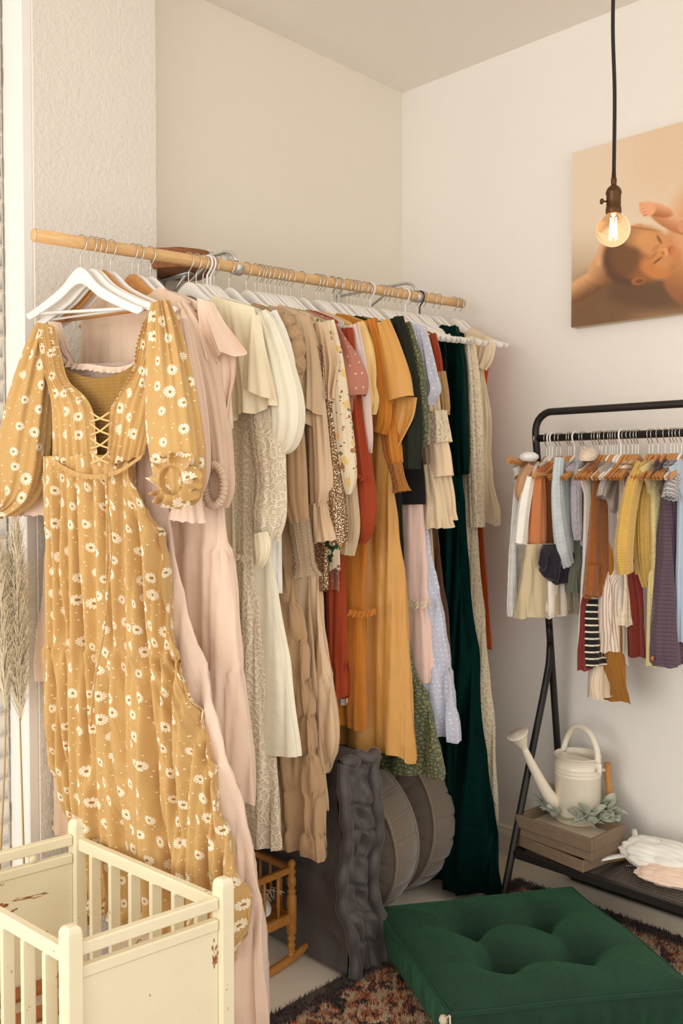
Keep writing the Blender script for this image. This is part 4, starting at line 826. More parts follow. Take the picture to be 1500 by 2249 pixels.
KF = dict(
 whiteknit=knit('white_ribbed_knit', (250, 246, 238), .009, .35), tan=fabric('tan_jersey', (190, 146, 106), crinkle=.1), whitej=fabric('white_jersey', (244, 238, 226), crinkle=.12),
 rustj=fabric('copper_sweatshirt', (196, 122, 74), crinkle=.15), khaki=fabric('khaki_twill', (200, 182, 146), crinkle=.1), gauze=fabric('white_crinkle_gauze', (240, 230, 214), crinkle=.3, streak=.9),
 navy=fabric('navy_jersey', (34, 28, 42), crinkle=.15), ltblue=knit('pale_blue_knit', (206, 216, 216), .004, .3), lav=fabric('lavender_mohair', (186, 180, 186), crinkle=.9, sheen=.9, sc=2.5),
 slate=fabric('slate_green_cotton', (98, 100, 86), crinkle=.15), maroonw=fabric('cream_side_stripe', (240, 230, 214), crinkle=.15), waffle=knit('brown_waffle_knit', (160, 92, 30), .008, .8, True),
 bw=striped('black_cream_stripe', (30, 26, 24), (226, 214, 190), .0215, .26, True, crinkle=.3), pin=striped('pinstripe_cotton', (238, 222, 204), (150, 96, 70), .011, .16, False, crinkle=.2),
 grey=fabric('grey_linen', (168, 158, 148), crinkle=.3), creamk=knit('cream_knit', (240, 224, 194), .006, .4), greyp=fabric('light_grey_cotton', (196, 186, 176), crinkle=.12), must=fabric('mustard_jersey', (160, 106, 34), crinkle=.08),
 linenp=fabric('cream_gauze_cotton', (228, 208, 178), crinkle=.3, streak=.6), maroon=knit('maroon_ribbed_knit', (122, 34, 18), .007, .5), ycard=knit('mustard_yellow_chunky_knit', (214, 172, 82), .0075, .9, True),
 yfuzz=fabric('pale_yellow_mohair', (232, 214, 146), crinkle=.9, sheen=.8, sc=2.5), plum=striped('plum_gauze', (94, 76, 86), (82, 64, 76), .012, .3, True, crinkle=.35, streak=.5), plaid=striped('grey_plaid', (150, 144, 144), (226, 222, 216), .011, .18, True, crinkle=.2),
 sky=fabric('pale_sky_blue_cotton', (176, 190, 204), crinkle=.15), stripe2=striped('cream_tan_stripe', (236, 222, 200), (178, 132, 86), .016, .35, True), rope=fabric('cream_ribbed_cotton', (232, 214, 190), crinkle=.3, streak=.5))
def kid(name, cat, label, hx, short, mat, R, sl=(), hb='kidwood', hk='kid', start=(.125, -.105), T=(.012, .022), A=(.002, .007), rise=.05, rot=0, clip=False, **kw):
    O = kid_pt(hx); a = math.radians(-90+rot); pl = Plane(O, a)
    hd = {'kidwood': "small honey wooden hanger", 'kidwhite': 'small white wooden hanger', 'kidthin': 'thin white plastic child hanger'}[hb]
    hanger('child_hanger', O, a, hk, hb, None, '%s holding the %s' % (hd, short), 'hangers on the black rack')
    th = thing(name, label, cat, (float(O[0]), float(O[1]), float(O[2])-.12), "children's clothes on the black rack")
    pts = [pl.uz(*p) for p in R]
    body(th, kw.pop('part', 'garment_body'), pl, R, mat, hx, start=start, T=T, A=A, rise=rise, nu=84, nv=46, pleats=(), lam=kw.pop('lam', .06), E=(.001, .004), hemw=.003, **kw)
    for i, (nm, path, m2, ruf) in enumerate(sl):
        sleeve(th, nm, pl, path, m2 or mat, hx+i, .012, .7, 48, 36, .06, 6, ruf, 9)
    if clip:
        c = MB()
        for p0, p1 in clip:
            a0 = pl.uz(*p0, .02); a1 = pl.uz(*p1, .02); q = pl.P(np.array([a0[0], a1[0]]), np.array([.02, .02]), np.array([a0[1], a1[1]])); c.tube(q, .011, 4)
        c.build('wooden_clip', M_hwood, th, False)
    return th, pl
kid('knit_leggings', 'leggings', 'long white ribbed knit leggings clipped at the left end of the rack', 1178, 'white knit leggings', KF['whiteknit'], [(1122, 1028), (1119, 1200), (1114, 1340), (1118, 1354)], [('leg_fold', [(1160, 1060, 12), (1156, 1200, 15), (1150, 1340, 12)], None, .002)], start=(.12, -.12), T=(.016, .03), clip=[((1117, 1010), (1185, 1026))])
kid('jersey_shirt', 'shirt', 'tan jersey shirt with a folded short sleeve near the rack end', 1200, 'tan jersey shirt', KF['tan'], [(1160, 1060), (1160, 1160), (1162, 1240)], [('short_sleeve', [(1166, 1028, 12), (1150, 1058, 16), (1144, 1085, 13), (1150, 1102, 7)], None, 0)])
kid('jersey_shirt', 'shirt', 'white jersey shirt hanging just left of the copper sweatshirt', 1213, 'white jersey shirt', KF['whitej'], [(1152, 1080), (1142, 1140), (1134, 1198)], [('sleeve', [(1165, 1050, 10), (1152, 1110, 14), (1142, 1195, 14)], None, 0)], hb='kidwhite', hk='kidwhite')
kid('sweatshirt', 'sweatshirt', 'copper orange sweatshirt with bunched cuff', 1223, 'copper sweatshirt', KF['rustj'], [(1186, 1060), (1190, 1150), (1202, 1250)], [('sleeve', [(1184, 1048, 12), (1182, 1100, 18), (1180, 1160, 21), (1178, 1205, 20), (1174, 1228, 13)], None, .002), ('sleeve', [(1206, 1050, 9), (1208, 1140, 12), (1214, 1245, 11)], None, 0)], clip=[((1174, 1044), (1220, 1046))])
kid('shorts', 'shorts', 'khaki cotton shorts hanging below the white shirt', 1231, 'khaki shorts', KF['khaki'], [(1158, 1195), (1149, 1250), (1140, 1358)], start=None, rise=0, T=(.03, .05), A=(.002, .012))
kid('gauze_trousers', 'trousers', 'white crinkled gauze trousers in front of the khaki shorts', 1249, 'white gauze trousers', KF['gauze'], [(1196, 1225), (1193, 1260), (1190, 1340), (1200, 1357)], start=None, rise=0)
kid('romper', 'romper', 'dark navy romper bunched under the copper sweatshirt', 1254, 'navy romper', KF['navy'], [(1196, 1196), (1186, 1208), (1183, 1240), (1196, 1268), (1212, 1282)], start=None, rise=0, T=(.02, .03), A=(.003, .014))
kid('cardigan', 'cardigan', 'pale blue knitted cardigan with long drooping sleeve', 1262, 'pale blue cardigan', KF['ltblue'], [(1224, 1050), (1228, 1150), (1240, 1215)], [('sleeve', [(1228, 1005, 10), (1224, 1070, 13), (1228, 1140, 16), (1236, 1200, 18), (1246, 1240, 14)], None, .002)], hb='kidwhite', hk='kidwhite')
kid('trousers', 'trousers', 'slate green trousers with turned-up hem below the blue cardigan', 1277, 'slate green trousers', KF['slate'], [(1252, 1240), (1246, 1302)], waist=(.03, -0.42), start=(.03, -.11), T=(.012, .03))
kid('fuzzy_jumper', 'jumper', 'fuzzy lavender grey mohair jumper', 1283, 'lavender mohair jumper', KF['lav'], [(1272, 1060), (1270, 1130), (1272, 1200)], [('sleeve', [(1276, 1005, 10), (1268, 1050, 13), (1266, 1110, 12), (1268, 1160, 11), (1270, 1185, 8)], None, 0)])
kid('trousers', 'trousers', 'long narrow cream trousers beside the brown waffle romper', 1304, 'narrow cream trousers', KF['maroonw'], [(1284, 1080), (1282, 1200), (1277, 1330), (1273, 1428)], start=(.1, -.11))
kid('trousers', 'trousers', 'maroon trouser leg showing under the narrow cream trousers', 1310, 'hidden maroon trousers', KF['maroon'], [(1278, 1300), (1271, 1440), (1271, 1472)], waist=(.03, -0.5), start=(.03, -.11), T=(.01, .018))
kid('striped_dress', 'dress', "black dress with cream stripes, child's size, under the waffle romper", 1318, 'striped black dress', KF['bw'], [(1290, 1310), (1285, 1400), (1283, 1455), (1288, 1463)], waist=(.03, -0.5), start=(.03, -.11), T=(.012, .04))
kid('gauze_trousers', 'trousers', 'cream gauze trouser leg hanging lowest under the striped dress', 1322, 'cream gauze trousers', KF['linenp'], [(1300, 1450), (1298, 1500), (1304, 1535)], waist=(.03, -0.75), start=(.03, -.11), T=(.01, .03))
kid('waffle_romper', 'romper', 'brown waffle knit romper with open armhole', 1331, 'brown waffle romper', KF['waffle'], [(1306, 1060), (1300, 1110), (1296, 1180), (1292, 1250), (1286, 1312)], [('leg_opening', [(1302, 1240, 14), (1300, 1280, 14), (1292, 1310, 9)], None, 0)], T=(.012, .034))
kid('jersey_trousers', 'trousers', 'mustard brown tapered trousers hanging below everything else', 1345, 'mustard brown trousers', KF['must'], [(1326, 1440), (1340, 1500), (1350, 1538)], waist=(.03, -0.72), start=(.03, -.11), T=(.014, .055))
kid('pinstripe_trousers', 'trousers', 'cream pinstriped trousers between striped dress and grey trousers', 1350, 'pinstriped trousers', KF['pin'], [(1325, 1275), (1321, 1340), (1328, 1432)], waist=(.03, -0.45), start=(.03, -.11), T=(.012, .034))
kid('linen_dress', 'dress', 'grey linen child dress with frayed short sleeve', 1356, 'grey linen dress', KF['grey'], [(1340, 1100), (1342, 1200), (1346, 1322)], [('short_sleeve', [(1350, 1022, 9), (1336, 1050, 12), (1326, 1072, 13), (1322, 1092, 11)], None, .003), ('short_sleeve', [(1356, 1050, 8), (1348, 1080, 10), (1344, 1110, 9), (1350, 1122, 5)], None, .002)], hb='kidwhite')
kid('cotton_trousers', 'trousers', 'light grey cotton trousers below the cream knitted ones', 1364, 'light grey trousers', KF['greyp'], [(1356, 1380), (1354, 1436), (1362, 1457)], waist=(.03, -0.55), start=(.03, -.11), T=(.012, .03), hb='kidwhite', hk='kidwhite')
kid('knit_trousers', 'trousers', 'cream knitted trousers left of the maroon ribbed ones', 1371, 'cream knitted trousers', KF['creamk'], [(1362, 1260), (1357, 1374)], waist=(.03, -0.42), start=(.03, -.11), T=(.012, .026))
kid('ribbed_trousers', 'trousers', 'maroon ribbed knit trousers half hidden by the yellow cardigan', 1389, 'maroon ribbed trousers', KF['maroon'], [(1383, 1270), (1388, 1400), (1390, 1442)], waist=(.03, -0.42), start=(.03, -.11), T=(.012, .04))
kid('striped_shirt', 'shirt', 'cream and tan striped shirt peeking out above the yellow cardigan', 1402, 'cream and tan striped shirt', KF['stripe2'], [(1395, 1060), (1390, 1150), (1392, 1200)], [('short_sleeve', [(1402, 1020, 9), (1386, 1055, 11), (1377, 1095, 9)], None, 0)])
kid('chunky_cardigan', 'cardigan', 'chunky mustard yellow knitted cardigan', 1426, 'mustard yellow cardigan', KF['ycard'], [(1404, 1040), (1398, 1150), (1402, 1240), (1410, 1262)], [('sleeve', [(1408, 1022, 14), (1388, 1080, 19), (1376, 1150, 21), (1370, 1210, 22), (1372, 1258, 19)], None, .002), ('sleeve', [(1426, 1030, 12), (1412, 1110, 18), (1412, 1190, 20), (1416, 1245, 18), (1422, 1285, 12)], None, .002)], T=(.014, .034))
kid('fuzzy_cardigan', 'cardigan', 'long pale yellow mohair cardigan with an orange button at its hem', 1446, 'pale yellow mohair cardigan', KF['yfuzz'], [(1426, 1080), (1426, 1250), (1425, 1400), (1424, 1465)], T=(.012, .022))
th = bpy.data.objects['fuzzy_cardigan']; q = on(1432, 1446, 0, ORG[th.name][0]+.035)
MB().lathe([(0, .004), (.006, .004), (.0075, .002), (.0075, 0), (0, 0)], 16, q, roty(math.pi/2)@np.eye(3)).build('button', plain('orange_button', (200, 120, 50), .3), th)
kid('gauze_dress_small', 'dress', 'plum checked gauze child dress near the right edge', 1474, 'plum gauze dress', KF['plum'], [(1464, 1080), (1454, 1180), (1447, 1300), (1440, 1440), (1444, 1462)], T=(.014, .05), A=(.003, .012))
kid('jersey_trousers', 'trousers', 'dark navy trousers between plum dress and sky blue dress', 1488, 'dark navy trousers', KF['navy'], [(1484, 1100), (1480, 1250), (1482, 1400)], start=(.08, -.12))
kid('plaid_shirt', 'shirt', 'grey plaid shirt with a ruffled sleeve at the right edge', 1497, 'grey plaid shirt', KF['plaid'], [(1492, 1050), (1494, 1120)], [('ruffled_sleeve', [(1500, 1018, 10), (1484, 1045, 15), (1474, 1070, 16), (1470, 1094, 17)], None, .005)], hb='kidwhite')
kid('cotton_dress_small', 'dress', 'pale sky blue cotton dress cut by the right edge of the picture', 1508, 'sky blue cotton dress', KF['sky'], [(1494, 1100), (1492, 1250), (1490, 1412)], hb='kidwood')
# baby bonnet pulled over a hanger and a towel roll
for i, (hx, hb, hk, lab) in enumerate([(1207, 'kidthin', 'kidwhite', 'thin white plastic child hanger with a white hook at the left of the rack'), (1317, 'kidwood', 'kid', 'honey wooden child hanger between the romper and the cream trousers'), (1340, 'kidwhite', 'kid', 'small white wooden child hanger above the brown romper'), (1380, 'kidwood', 'kid', 'honey wooden child hanger just left of the cream and tan stripes'), (1396, 'kidwood', 'kid', 'honey wooden child hanger above the striped shirt'), (1434, 'kidwood', 'kid', 'honey wooden child hanger right of the yellow cardigan'), (1461, 'kidwood', 'kid', 'honey wooden child hanger above the pale yellow mohair'), (1481, 'kidwood', 'kid', 'honey wooden child hanger between plum and navy clothes')]):
    hanger('child_hanger', kid_pt(hx), math.radians(-90), hk, hb, None, lab, 'hangers on the black rack')
q = on(1162, 1004, 1, -.36); lump('knit_sock_roll', 'rolled white knitted waistband over the clip hanger', 'leggings', q, (.03, .035, .018), KF['whiteknit'], 3, .12)
q = on(1292, 1000, 1, -.30); lump('knit_bonnet', 'cream knitted baby bonnet resting on the wooden hangers', 'bonnet', q, (.028, .055, .024), KF['rope'], 5, .16, R=rotz(.3)@rotx(.35))
# ---------------------------------------------------------------- on the mesh shelf: trays, wreath, watering can, laundry
M_tray = wood('grey_brown_wood', (142, 118, 94), (110, 90, 70), (2, 14, 14), 4, .6)
def tray(cx, cy, z, L, Wd, H, ang, lab, paper=False):
    t = thing('wooden_tray', lab, 'tray', (cx, cy, z), 'stacked wooden trays'); R = rotz(ang); o = np.array([cx, cy, 0.0])
    def bx(nm, lo, hi, m=M_tray): MB().box(np.array(lo)+o, np.array(hi)+o, .002, R, o).build(nm, m, t, False)
    bx('base', (-L/2+.008, -Wd/2+.008, z), (L/2-.008, Wd/2-.008, z+.008), plain('whitewashed_tray_base', (214, 198, 174), .7) if paper else M_tray)
    bx('side_panel', (-L/2, -Wd/2, z), (L/2, -Wd/2+.014, z+H)); bx('side_panel', (-L/2, Wd/2-.014, z), (L/2, Wd/2, z+H))
    bx('end_panel', (-L/2, -Wd/2+.0145, z), (-L/2+.014, Wd/2-.0145, z+H)); bx('end_panel', (L/2-.014, -Wd/2+.0145, z), (L/2, Wd/2-.0145, z+H)); return t
zt = ZS+.013
A0 = on(1150, 1835, 2, zt+.02); 
TX, TY = (float(v_) for v_ in on(1254, 1822, 2, zt+.077)[:2])
tray(TX-.012, TY-.004, zt, .285, .190, .036, -.16, 'grey-brown wooden tray at the bottom of the stack')
tray(TX, TY+.002, zt+.037, .285, .188, .030, -.08, 'grey-brown wooden tray in the middle of the stack, slightly twisted')
tray(TX-.005, TY, zt+.068, .30, .198, .042, -.07, 'grey-brown wooden tray on top of the stack, holding the wreath', True)
zt2 = zt+.068+.009
M_can = plain('cream_enamel', (240, 228, 206), .25, var=.01)
CX, CY = (float(v_) for v_ in on(1268, 1799, 2, zt2)[:2])
cn = thing('watering_can', 'cream enamel watering can with wooden grip and wide sprinkler rose', 'watering can', (CX, CY, zt2))
RC, HC = .0785, .228
b = MB().lathe([(.0, 0), (RC-.004, 0), (RC, .004), (RC, HC*.70), (RC+.002, HC*.715), (RC, HC*.73), (RC, HC*.755), (RC+.002, HC*.77), (RC, HC*.785), (RC, HC*.81), (RC+.002, HC*.825), (RC, HC*.84), (RC, HC*.985), (RC+.003, HC*.992), (RC+.003, HC), (RC-.003, HC), (RC-.003, HC*.9), (RC-.004, .01), (0, .01)], 48, (CX, CY, zt2)); b.build('body', M_can, cn)
# half lid over the front of the opening
th_ = np.linspace(0, 2*math.pi, 40)
vd = RT[:2]
lid = [(CX+(RC-.004)*math.cos(a), CY+(RC-.004)*math.sin(a), zt2+HC-.006) for a in np.linspace(math.atan2(vd[1], vd[0])+math.pi*.72, math.atan2(vd[1], vd[0])+math.pi*1.72, 24)]
MB().add(np.array(lid), [tuple(range(24))]).build('half_lid', M_can, cn, False)
def cpt(sx, f, z): return (CX+RT[0]*sx-math.cos(0)*0+FW[0]*f, CY+RT[1]*sx+FW[1]*f, zt2+z)
b = MB().tube(smoothpath([cpt(-.055, 0, .045), cpt(-.10, -.01, .085), cpt(-.165, -.03, .20), cpt(-.195, -.04, .262)], 20), np.linspace(.026, .0115, 20), 18); SPT = b.build('spout', M_can, cn)
ax = np.array(cpt(-.195, -.04, .262))-np.array(cpt(-.165, -.03, .20)); ax /= np.linalg.norm(ax); e1 = np.cross(ax, [0, 0, 1]); e1 /= np.linalg.norm(e1); e2 = np.cross(ax, e1); RR3 = np.stack([e1, e2, ax], 1)
tip = np.array(cpt(-.195, -.04, .262))
MB().lathe([(.012, -.006), (.013, 0), (.017, .01), (.038, .052), (.0395, .054), (.038, .056), (.0, .060)], 32, tip, RR3).build('sprinkler_rose', M_can, SPT)
hs = MB(); rs = np.random.RandomState(2)
for k in range(60):
    r_ = .034*math.sqrt((k+.5)/60); a_ = k*2.39996; hs.lathe([(0, .0012), (.0013, .0008), (.0013, -.001)], 6, tip+RR3@np.array([r_*math.cos(a_), r_*math.sin(a_), .0595-.08*r_*.9*r_/.034*1.2]), RR3)
setp(hs.build('spray_holes', plain('shadowed_holes', (150, 138, 120), .6), cn), kind='stuff')
hd_ = smoothpath([cpt(-.035, -.07*-1, HC-.012), cpt(-.02, .068, HC+.04), cpt(.0, .03, HC+.088), cpt(.03, -.02, HC+.082), cpt(.048, -.055, HC+.035), cpt(.05, -.068, HC-.012)], 40)
THD = MB().tube(hd_, .0105, 12).build('top_handle', M_can, cn)
MB().box(np.array(cpt(.05, -.071, HC-.03))-[.012, .004, .014], np.array(cpt(.05, -.071, HC-.03))+[.012, .004, .02], .002).build('handle_plate', M_can, THD)
for z_ in (.06, HC*.76): MB().tube([cpt(RC-.004, 0, z_), cpt(RC+.034, 0, z_-.004)], .006, 10).build('grip_arm', M_can, cn)
M_grip = wood('raw_branch_wood', (206, 150, 82), (168, 108, 50), (6, 6, 2), 10, .5)
MB().tube([cpt(RC+.034, 0, .032), cpt(RC+.033, 0, .09), cpt(RC+.026, .002, .15), cpt(RC+.024, 0, HC*.86)], [.0125, .0115, .0125, .012], 12).build('wooden_grip', M_grip, cn)
# lamb's-ear wreath around the can
t = NT('lambs_ear_leaf'); n = t.noise(t.co(), 40, 3)
M_leaf = t.fin(t.mix(n, lin((142, 148, 122)), lin((196, 198, 178))), .9, 0, t.bump(n, .2, .003), Sheen_Weight=.6)
wt = thing('leaf_wreath', "wreath of grey-green lamb's-ear leaves around the watering can", 'wreath', (CX, CY, zt2))
th_ = np.linspace(0, 2*math.pi, 60, endpoint=False)
MB().tube(np.stack([CX+.098*np.cos(th_), CY+.088*np.sin(th_), zt2+.03+.006*np.sin(5*th_)], 1), .004, 6, closed=True).build('vine_stem', plain('leaf_stem', (150, 150, 116), .8), wt)
def leaf_mesh(Ln, Wd):
    s = np.linspace(0, 1, 9)[:, None]; c = np.linspace(-1, 1, 5)[None]; wdt = Wd*np.sin(math.pi*np.clip(s*.93+.04, 0, 1))**.8
    P = np.stack([s*Ln+0*c, wdt*c*.5, .18*Ln*np.sin(s*2.2)+.12*Wd*np.abs(c)*1.0-.0*s], -1)
    o = MB().grid(P).build('leaf', M_leaf, None); me = o.data; bpy.data.objects.remove(o); return me
LM = [leaf_mesh(.066, .040), leaf_mesh(.058, .034), leaf_mesh(.05, .036), leaf_mesh(.074, .044)]
rs = np.random.RandomState(8); camang = math.atan2(-FW[1], -FW[0])
for k in range(90):
    a = rs.uniform(0, 2*math.pi) if k < 44 else camang+rs.choice([-1.25, 1.35, .1, .9])+rs.normal()*.35
    rr_ = rs.uniform(.086, .120); o = mobj('leaf', LM[rs.randint(4)], wt)
    o.location = (rr_*math.cos(a), rr_*math.sin(a)*.95, rs.uniform(.022, .050)); out = a+rs.choice([-1, 1])*rs.uniform(.15, 1.4)
    o.rotation_euler = (rs.uniform(-.7, .7), rs.uniform(-.9, .35), out); s_ = rs.uniform(.7, 1.05); o.scale = (s_, s_, s_)
# laundry on the shelf
cl = lump('crumpled_shirt', 'white crumpled cotton garment heaped on the mesh shelf', 'clothes', on(1452, 1880, 2, ZS+.055), (.135, .085, .05), KF['whitej'], 14, .24, n=(120, 80), ridge=2.3, R=rotz(.1))
lump('crumpled_cloth', 'peach crumpled cloth under the white garment on the shelf', 'clothes', on(1478, 1925, 2, ZS+.03), (.11, .06, .03), FB['peach'], 21, .26, n=(110, 70), ridge=3.0, R=rotz(.3))
q = on(1375, 1868, 2, ZS+.02)
o = thing('fallen_hanger', 'white wooden hanger lying on the mesh shelf under the crumpled shirt', 'hanger', tuple(on(1386, 1850, 2, ZS+.03)))
a0 = on(1281, 1894, 2, ZS+.028); a1 = on(1374, 1878, 2, ZS+.034); a2 = on(1392, 1822, 2, ZS+.07); a3 = on(1400, 1876, 2, ZS+.036); a4 = on(1480, 1856, 2, ZS+.03)
MB().tube(smoothpath([a0, a0*.65+a1*.35, a1, a3, a4], 24), np.interp(np.linspace(0, 1, 24), [0, .05, .5, .95, 1], [.006, .010, .014, .010, .006]), 10, ry=.5).build('arms', M_hw, o)
MB().tube(smoothpath([a2, (a2+a3)/2, a3], 10), np.linspace(.010, .014, 10), 10, ry=.5).build('neck', M_hw, o)
o = thing('fallen_hanger', 'honey wooden hanger lying beneath the white one on the shelf', 'hanger', tuple(on(1340, 1860, 2, ZS+.012)))
b0 = on(1296, 1900, 2, ZS+.010); b1 = on(1390, 1880, 2, ZS+.012); c0 = on(1325, 1880, 2, ZS+.02); c1 = on(1408, 1846, 2, ZS+.025)
MB().tube(smoothpath([b0, b1], 6), .009, 10, ry=.5).build('arm', M_hwood, o); MB().tube(smoothpath([c0, c1], 6), .009, 10, ry=.6).build('arm', M_hwood, o)
e0 = on(1191, 1862, 2, ZS+.008); e1_ = on(1245, 1876, 2, ZS+.008)
o = thing('plastic_clip', 'small white plastic strip lying on the mesh shelf before the trays', 'clip', tuple((e0+e1_)/2))
MB().tube(smoothpath([e0, (e0+e1_)/2+[0, 0, .002], e1_], 8), [.005, .006, .005, .004, .003, .003, .003, .002], 8).build('strip', M_plw, o)
g0 = on(1384, 1903, 2, ZS+.004)
o = thing('price_tag', 'small black tag with white marks on the mesh shelf', 'tag', tuple(g0)); R = rotz(.5)
MB().box(g0-[.018, .008, .001], g0+[.018, .008, .001], 0, R, g0).build('card', M_blk, o, False)
for k in range(4): MB().box(g0+[-.013+k*.007, -.004, .0012], g0+[-.010+k*.007, .003, .0018], 0, R, g0).build('mark', M_plw, o, False)
# ---------------------------------------------------------------- pendant bulb
kb = 2.45; cB = CAM+ray(1347, 505)*kb
pd = thing('pendant_lamp', 'bare filament globe bulb in bronze socket on a black cord', 'lamp', (float(cB[0]), float(cB[1]), ZC))
M_bronze = plain('aged_bronze', (92, 64, 40), .4, .75, .08, 50); M_cord = plain('black_fabric_cord', (42, 34, 30), .9, 0, .1, 300)
s = kb/F; x0, y0, z0 = cB
b = MB().tube(smoothpath([(x0-.004, y0-.004, ZC-.02), (x0-.002, y0, z0+.9), (x0-.005, y0-.004, z0+.55), (x0, y0, z0+.36), (x0, y0, z0+122*s)], 40), 4.1*s, 10); b.build('cord', M_cord, pd)
MB().lathe([(0, 0), (.045, 0), (.05, -.008), (.05, -.016), (.01, -.024), (0, -.024)], 24, (x0, y0, ZC)).build('ceiling_rose', M_bronze, pd)
pf = [(0, 124), (4.5, 124), (5.2, 112), (6, 112), (6.4, 108), (6, 98), (6, 96), (9, 95), (13, 91), (15.5, 87), (17, 82), (17, 78), (15.6, 76), (15.6, 50), (16.5, 48), (17, 44), (17, 38), (15.5, 34), (14, 34), (14, 40), (0, 42)]
MB().lathe([(a*s, c_*s) for a, c_ in pf], 32, (x0, y0, z0)).build('socket', M_bronze, pd)
k0 = np.array([x0, y0, z0+62*s]); MB().tube([k0-RT*15*s, k0-RT*22*s], 2*s, 8).build('switch_stem', M_bronze, pd); STM = bpy.data.objects['switch_stem']
MB().lathe([(0, -4*s), (5*s, -3*s), (6.5*s, 0), (5*s, 3*s), (0, 4*s)], 16, k0-RT*26*s, np.stack([UP, -FW, RT], 1)).build('switch_key', M_bronze, STM)
t = NT('amber_bulb_glass'); t.fin((1.0, .86, .68), .03, 0, None, Transmission_Weight=1.0, IOR=1.08, Emission_Color=(1.0, .62, .30, 1), Emission_Strength=.22)  # faint warm emission put into the glass for the globe's bloom
a_ = np.linspace(-math.pi/2, math.acos(13/36.5), 26)
prof = [(36.5*s*math.cos(q), 36.5*s*math.sin(q)*1.0) for q in a_]+[(13*s, 36*s), (12*s, 42*s)]
MB().lathe(prof, 40, (x0, y0, z0)).build('glass_globe', t.m, pd)
t = NT('hot_filament'); t.fin((1, .8, .5), .5); t.b.inputs['Emission Color'].default_value = (1.0, .74, .42, 1); t.b.inputs['Emission Strength'].default_value = 38
for k in range(6):
    a = k*math.pi/3; MB().tube([(x0+6*s*math.cos(a), y0+6*s*math.sin(a), z0+24*s), (x0+8*s*math.cos(a+.5), y0+8*s*math.sin(a+.5), z0-20*s)], .9*s, 6).build('filament', t.m, pd)
MB().lathe([(0, 40*s), (5*s, 40*s), (5*s, 30*s), (2*s, 26*s), (2*s, -16*s), (0, -16*s)], 12, (x0, y0, z0)).build('glass_stem', plain('frosted_stem', (255, 236, 205), .3), pd)
pl_ = bpy.data.lights.new('bulb_glow', 'POINT'); pl_.energy = 2.5; pl_.color = (1, .70, .40); pl_.shadow_soft_size = .008
o = bpy.data.objects.new('bulb_glow', pl_); COL.objects.link(o); o.parent = pd; o.location = (0, 0, z0-ZC)
# ---------------------------------------------------------------- canvas print
t = NT('printed_canvas'); at = t.n('ShaderNodeVertexColor', layer_name='print'); M_print = t.fin(at.outputs[0], .6, 0, t.bump(t.noise(t.co(), 900, 1), .1, .0005))
X0, X1, Z0, Z1, YC = .829, 1.73, 2.006, 2.626, -.036
cv = thing('canvas_print', 'photo canvas of a sleeping newborn cradled by a hand', 'picture', (X0, -.02, Z0))
nx, nz = 300, 210; gx, gz = np.meshgrid(np.linspace(X0, X1, nx), np.linspace(Z0, Z1, nz))
Pc = np.stack([gx, 0*gx+YC, gz], -1); d = Pc-CAM; dz_ = d@FW; px = 750+F*(d@RT)/dz_; py = 1124.5-F*(d@UP)/dz_     # where each point of the print lies in the photograph
img = np.zeros(px.shape+(3,))
def lerp(a, b, f): return a+(b-a)*f[..., None]
sm = lambda x: np.clip(x, 0, 1)**2*(3-2*np.clip(x, 0, 1))
f = sm((py-480)/230); img[:] = (231, 211, 184); img = lerp(img, np.array((150., 112, 74)), f*.85)
f = sm((px-1290)/160)*sm((560-py)/220); img = lerp(img, np.array((226., 190, 152)), f*.6)
def ell(cx, cy, rx, ry, ang, c, soft=.25, op=1.0, shade=None):
    global img
    a = math.radians(ang); X = (px-cx)*math.cos(a)+(py-cy)*math.sin(a); Y = -(px-cx)*math.sin(a)+(py-cy)*math.cos(a)
    r = np.sqrt((X/rx)**2+(Y/ry)**2); f = sm((1+soft/2-r)/soft)*op
    c = np.array(c, float)[None, None]*np.ones(px.shape+(1,))
    if shade: c = lerp(c, np.array(shade[0], float), sm((Y/ry*shade[1]+X/rx*shade[2]+1)/2))
    img = img+(c-img)*f[..., None]
ell(1330, 680, 120, 50, -20, (112, 78, 48), 1.2, .8); ell(1420, 640, 120, 40, 10, (100, 68, 42), 1.0, .9); ell(1300, 640, 60, 26, -40, (120, 84, 52), .9, .7)
# body and arms
ell(1530, 560, 75, 110, 10, (226, 160, 108), .25, 1, ((168, 108, 62), 1, -.3)); ell(1505, 622, 46, 40, 20, (196, 130, 76), .35, 1, ((150, 96, 54), 1, 0)); ell(1600, 500, 130, 120, 0, (226, 166, 118), .4, .9)
ell(1480, 490, 58, 18, 25, (232, 176, 134), .3, 1, ((190, 120, 72), 1, 0)); ell(1443, 461, 36, 15, 14, (234, 172, 126), .3, 1, ((176, 104, 58), 1, 0)); ell(1422, 459, 18, 16, 0, (238, 170, 128), .3)
for i in range(4): ell(1408+i*2.5, 448+i*7, 6, 4, -20, (240, 168, 126), .4); ell(1409+i*2.5, 452+i*7, 5, 1.2, -20, (180, 100, 64), .8, .7)
ell(1500, 497, 12, 14, 0, (222, 150, 110), .4)
# adult hand and wrist
ell(1285, 630, 62, 24, -32, (226, 170, 118), .25, 1, ((120, 78, 44), 1.1, 0)); ell(1325, 592, 34, 32, -45, (222, 166, 116), .3, 1, ((130, 84, 48), 1, .2)); ell(1325, 552, 12, 34, 22, (226, 172, 124), .35); ell(1340, 560, 10, 36, 14, (214, 156, 106), .4); ell(1395, 500, 18, 7, -20, (222, 166, 116), .4); ell(1295, 627, 16, 1.2, 50, (170, 112, 66), .8, .6)
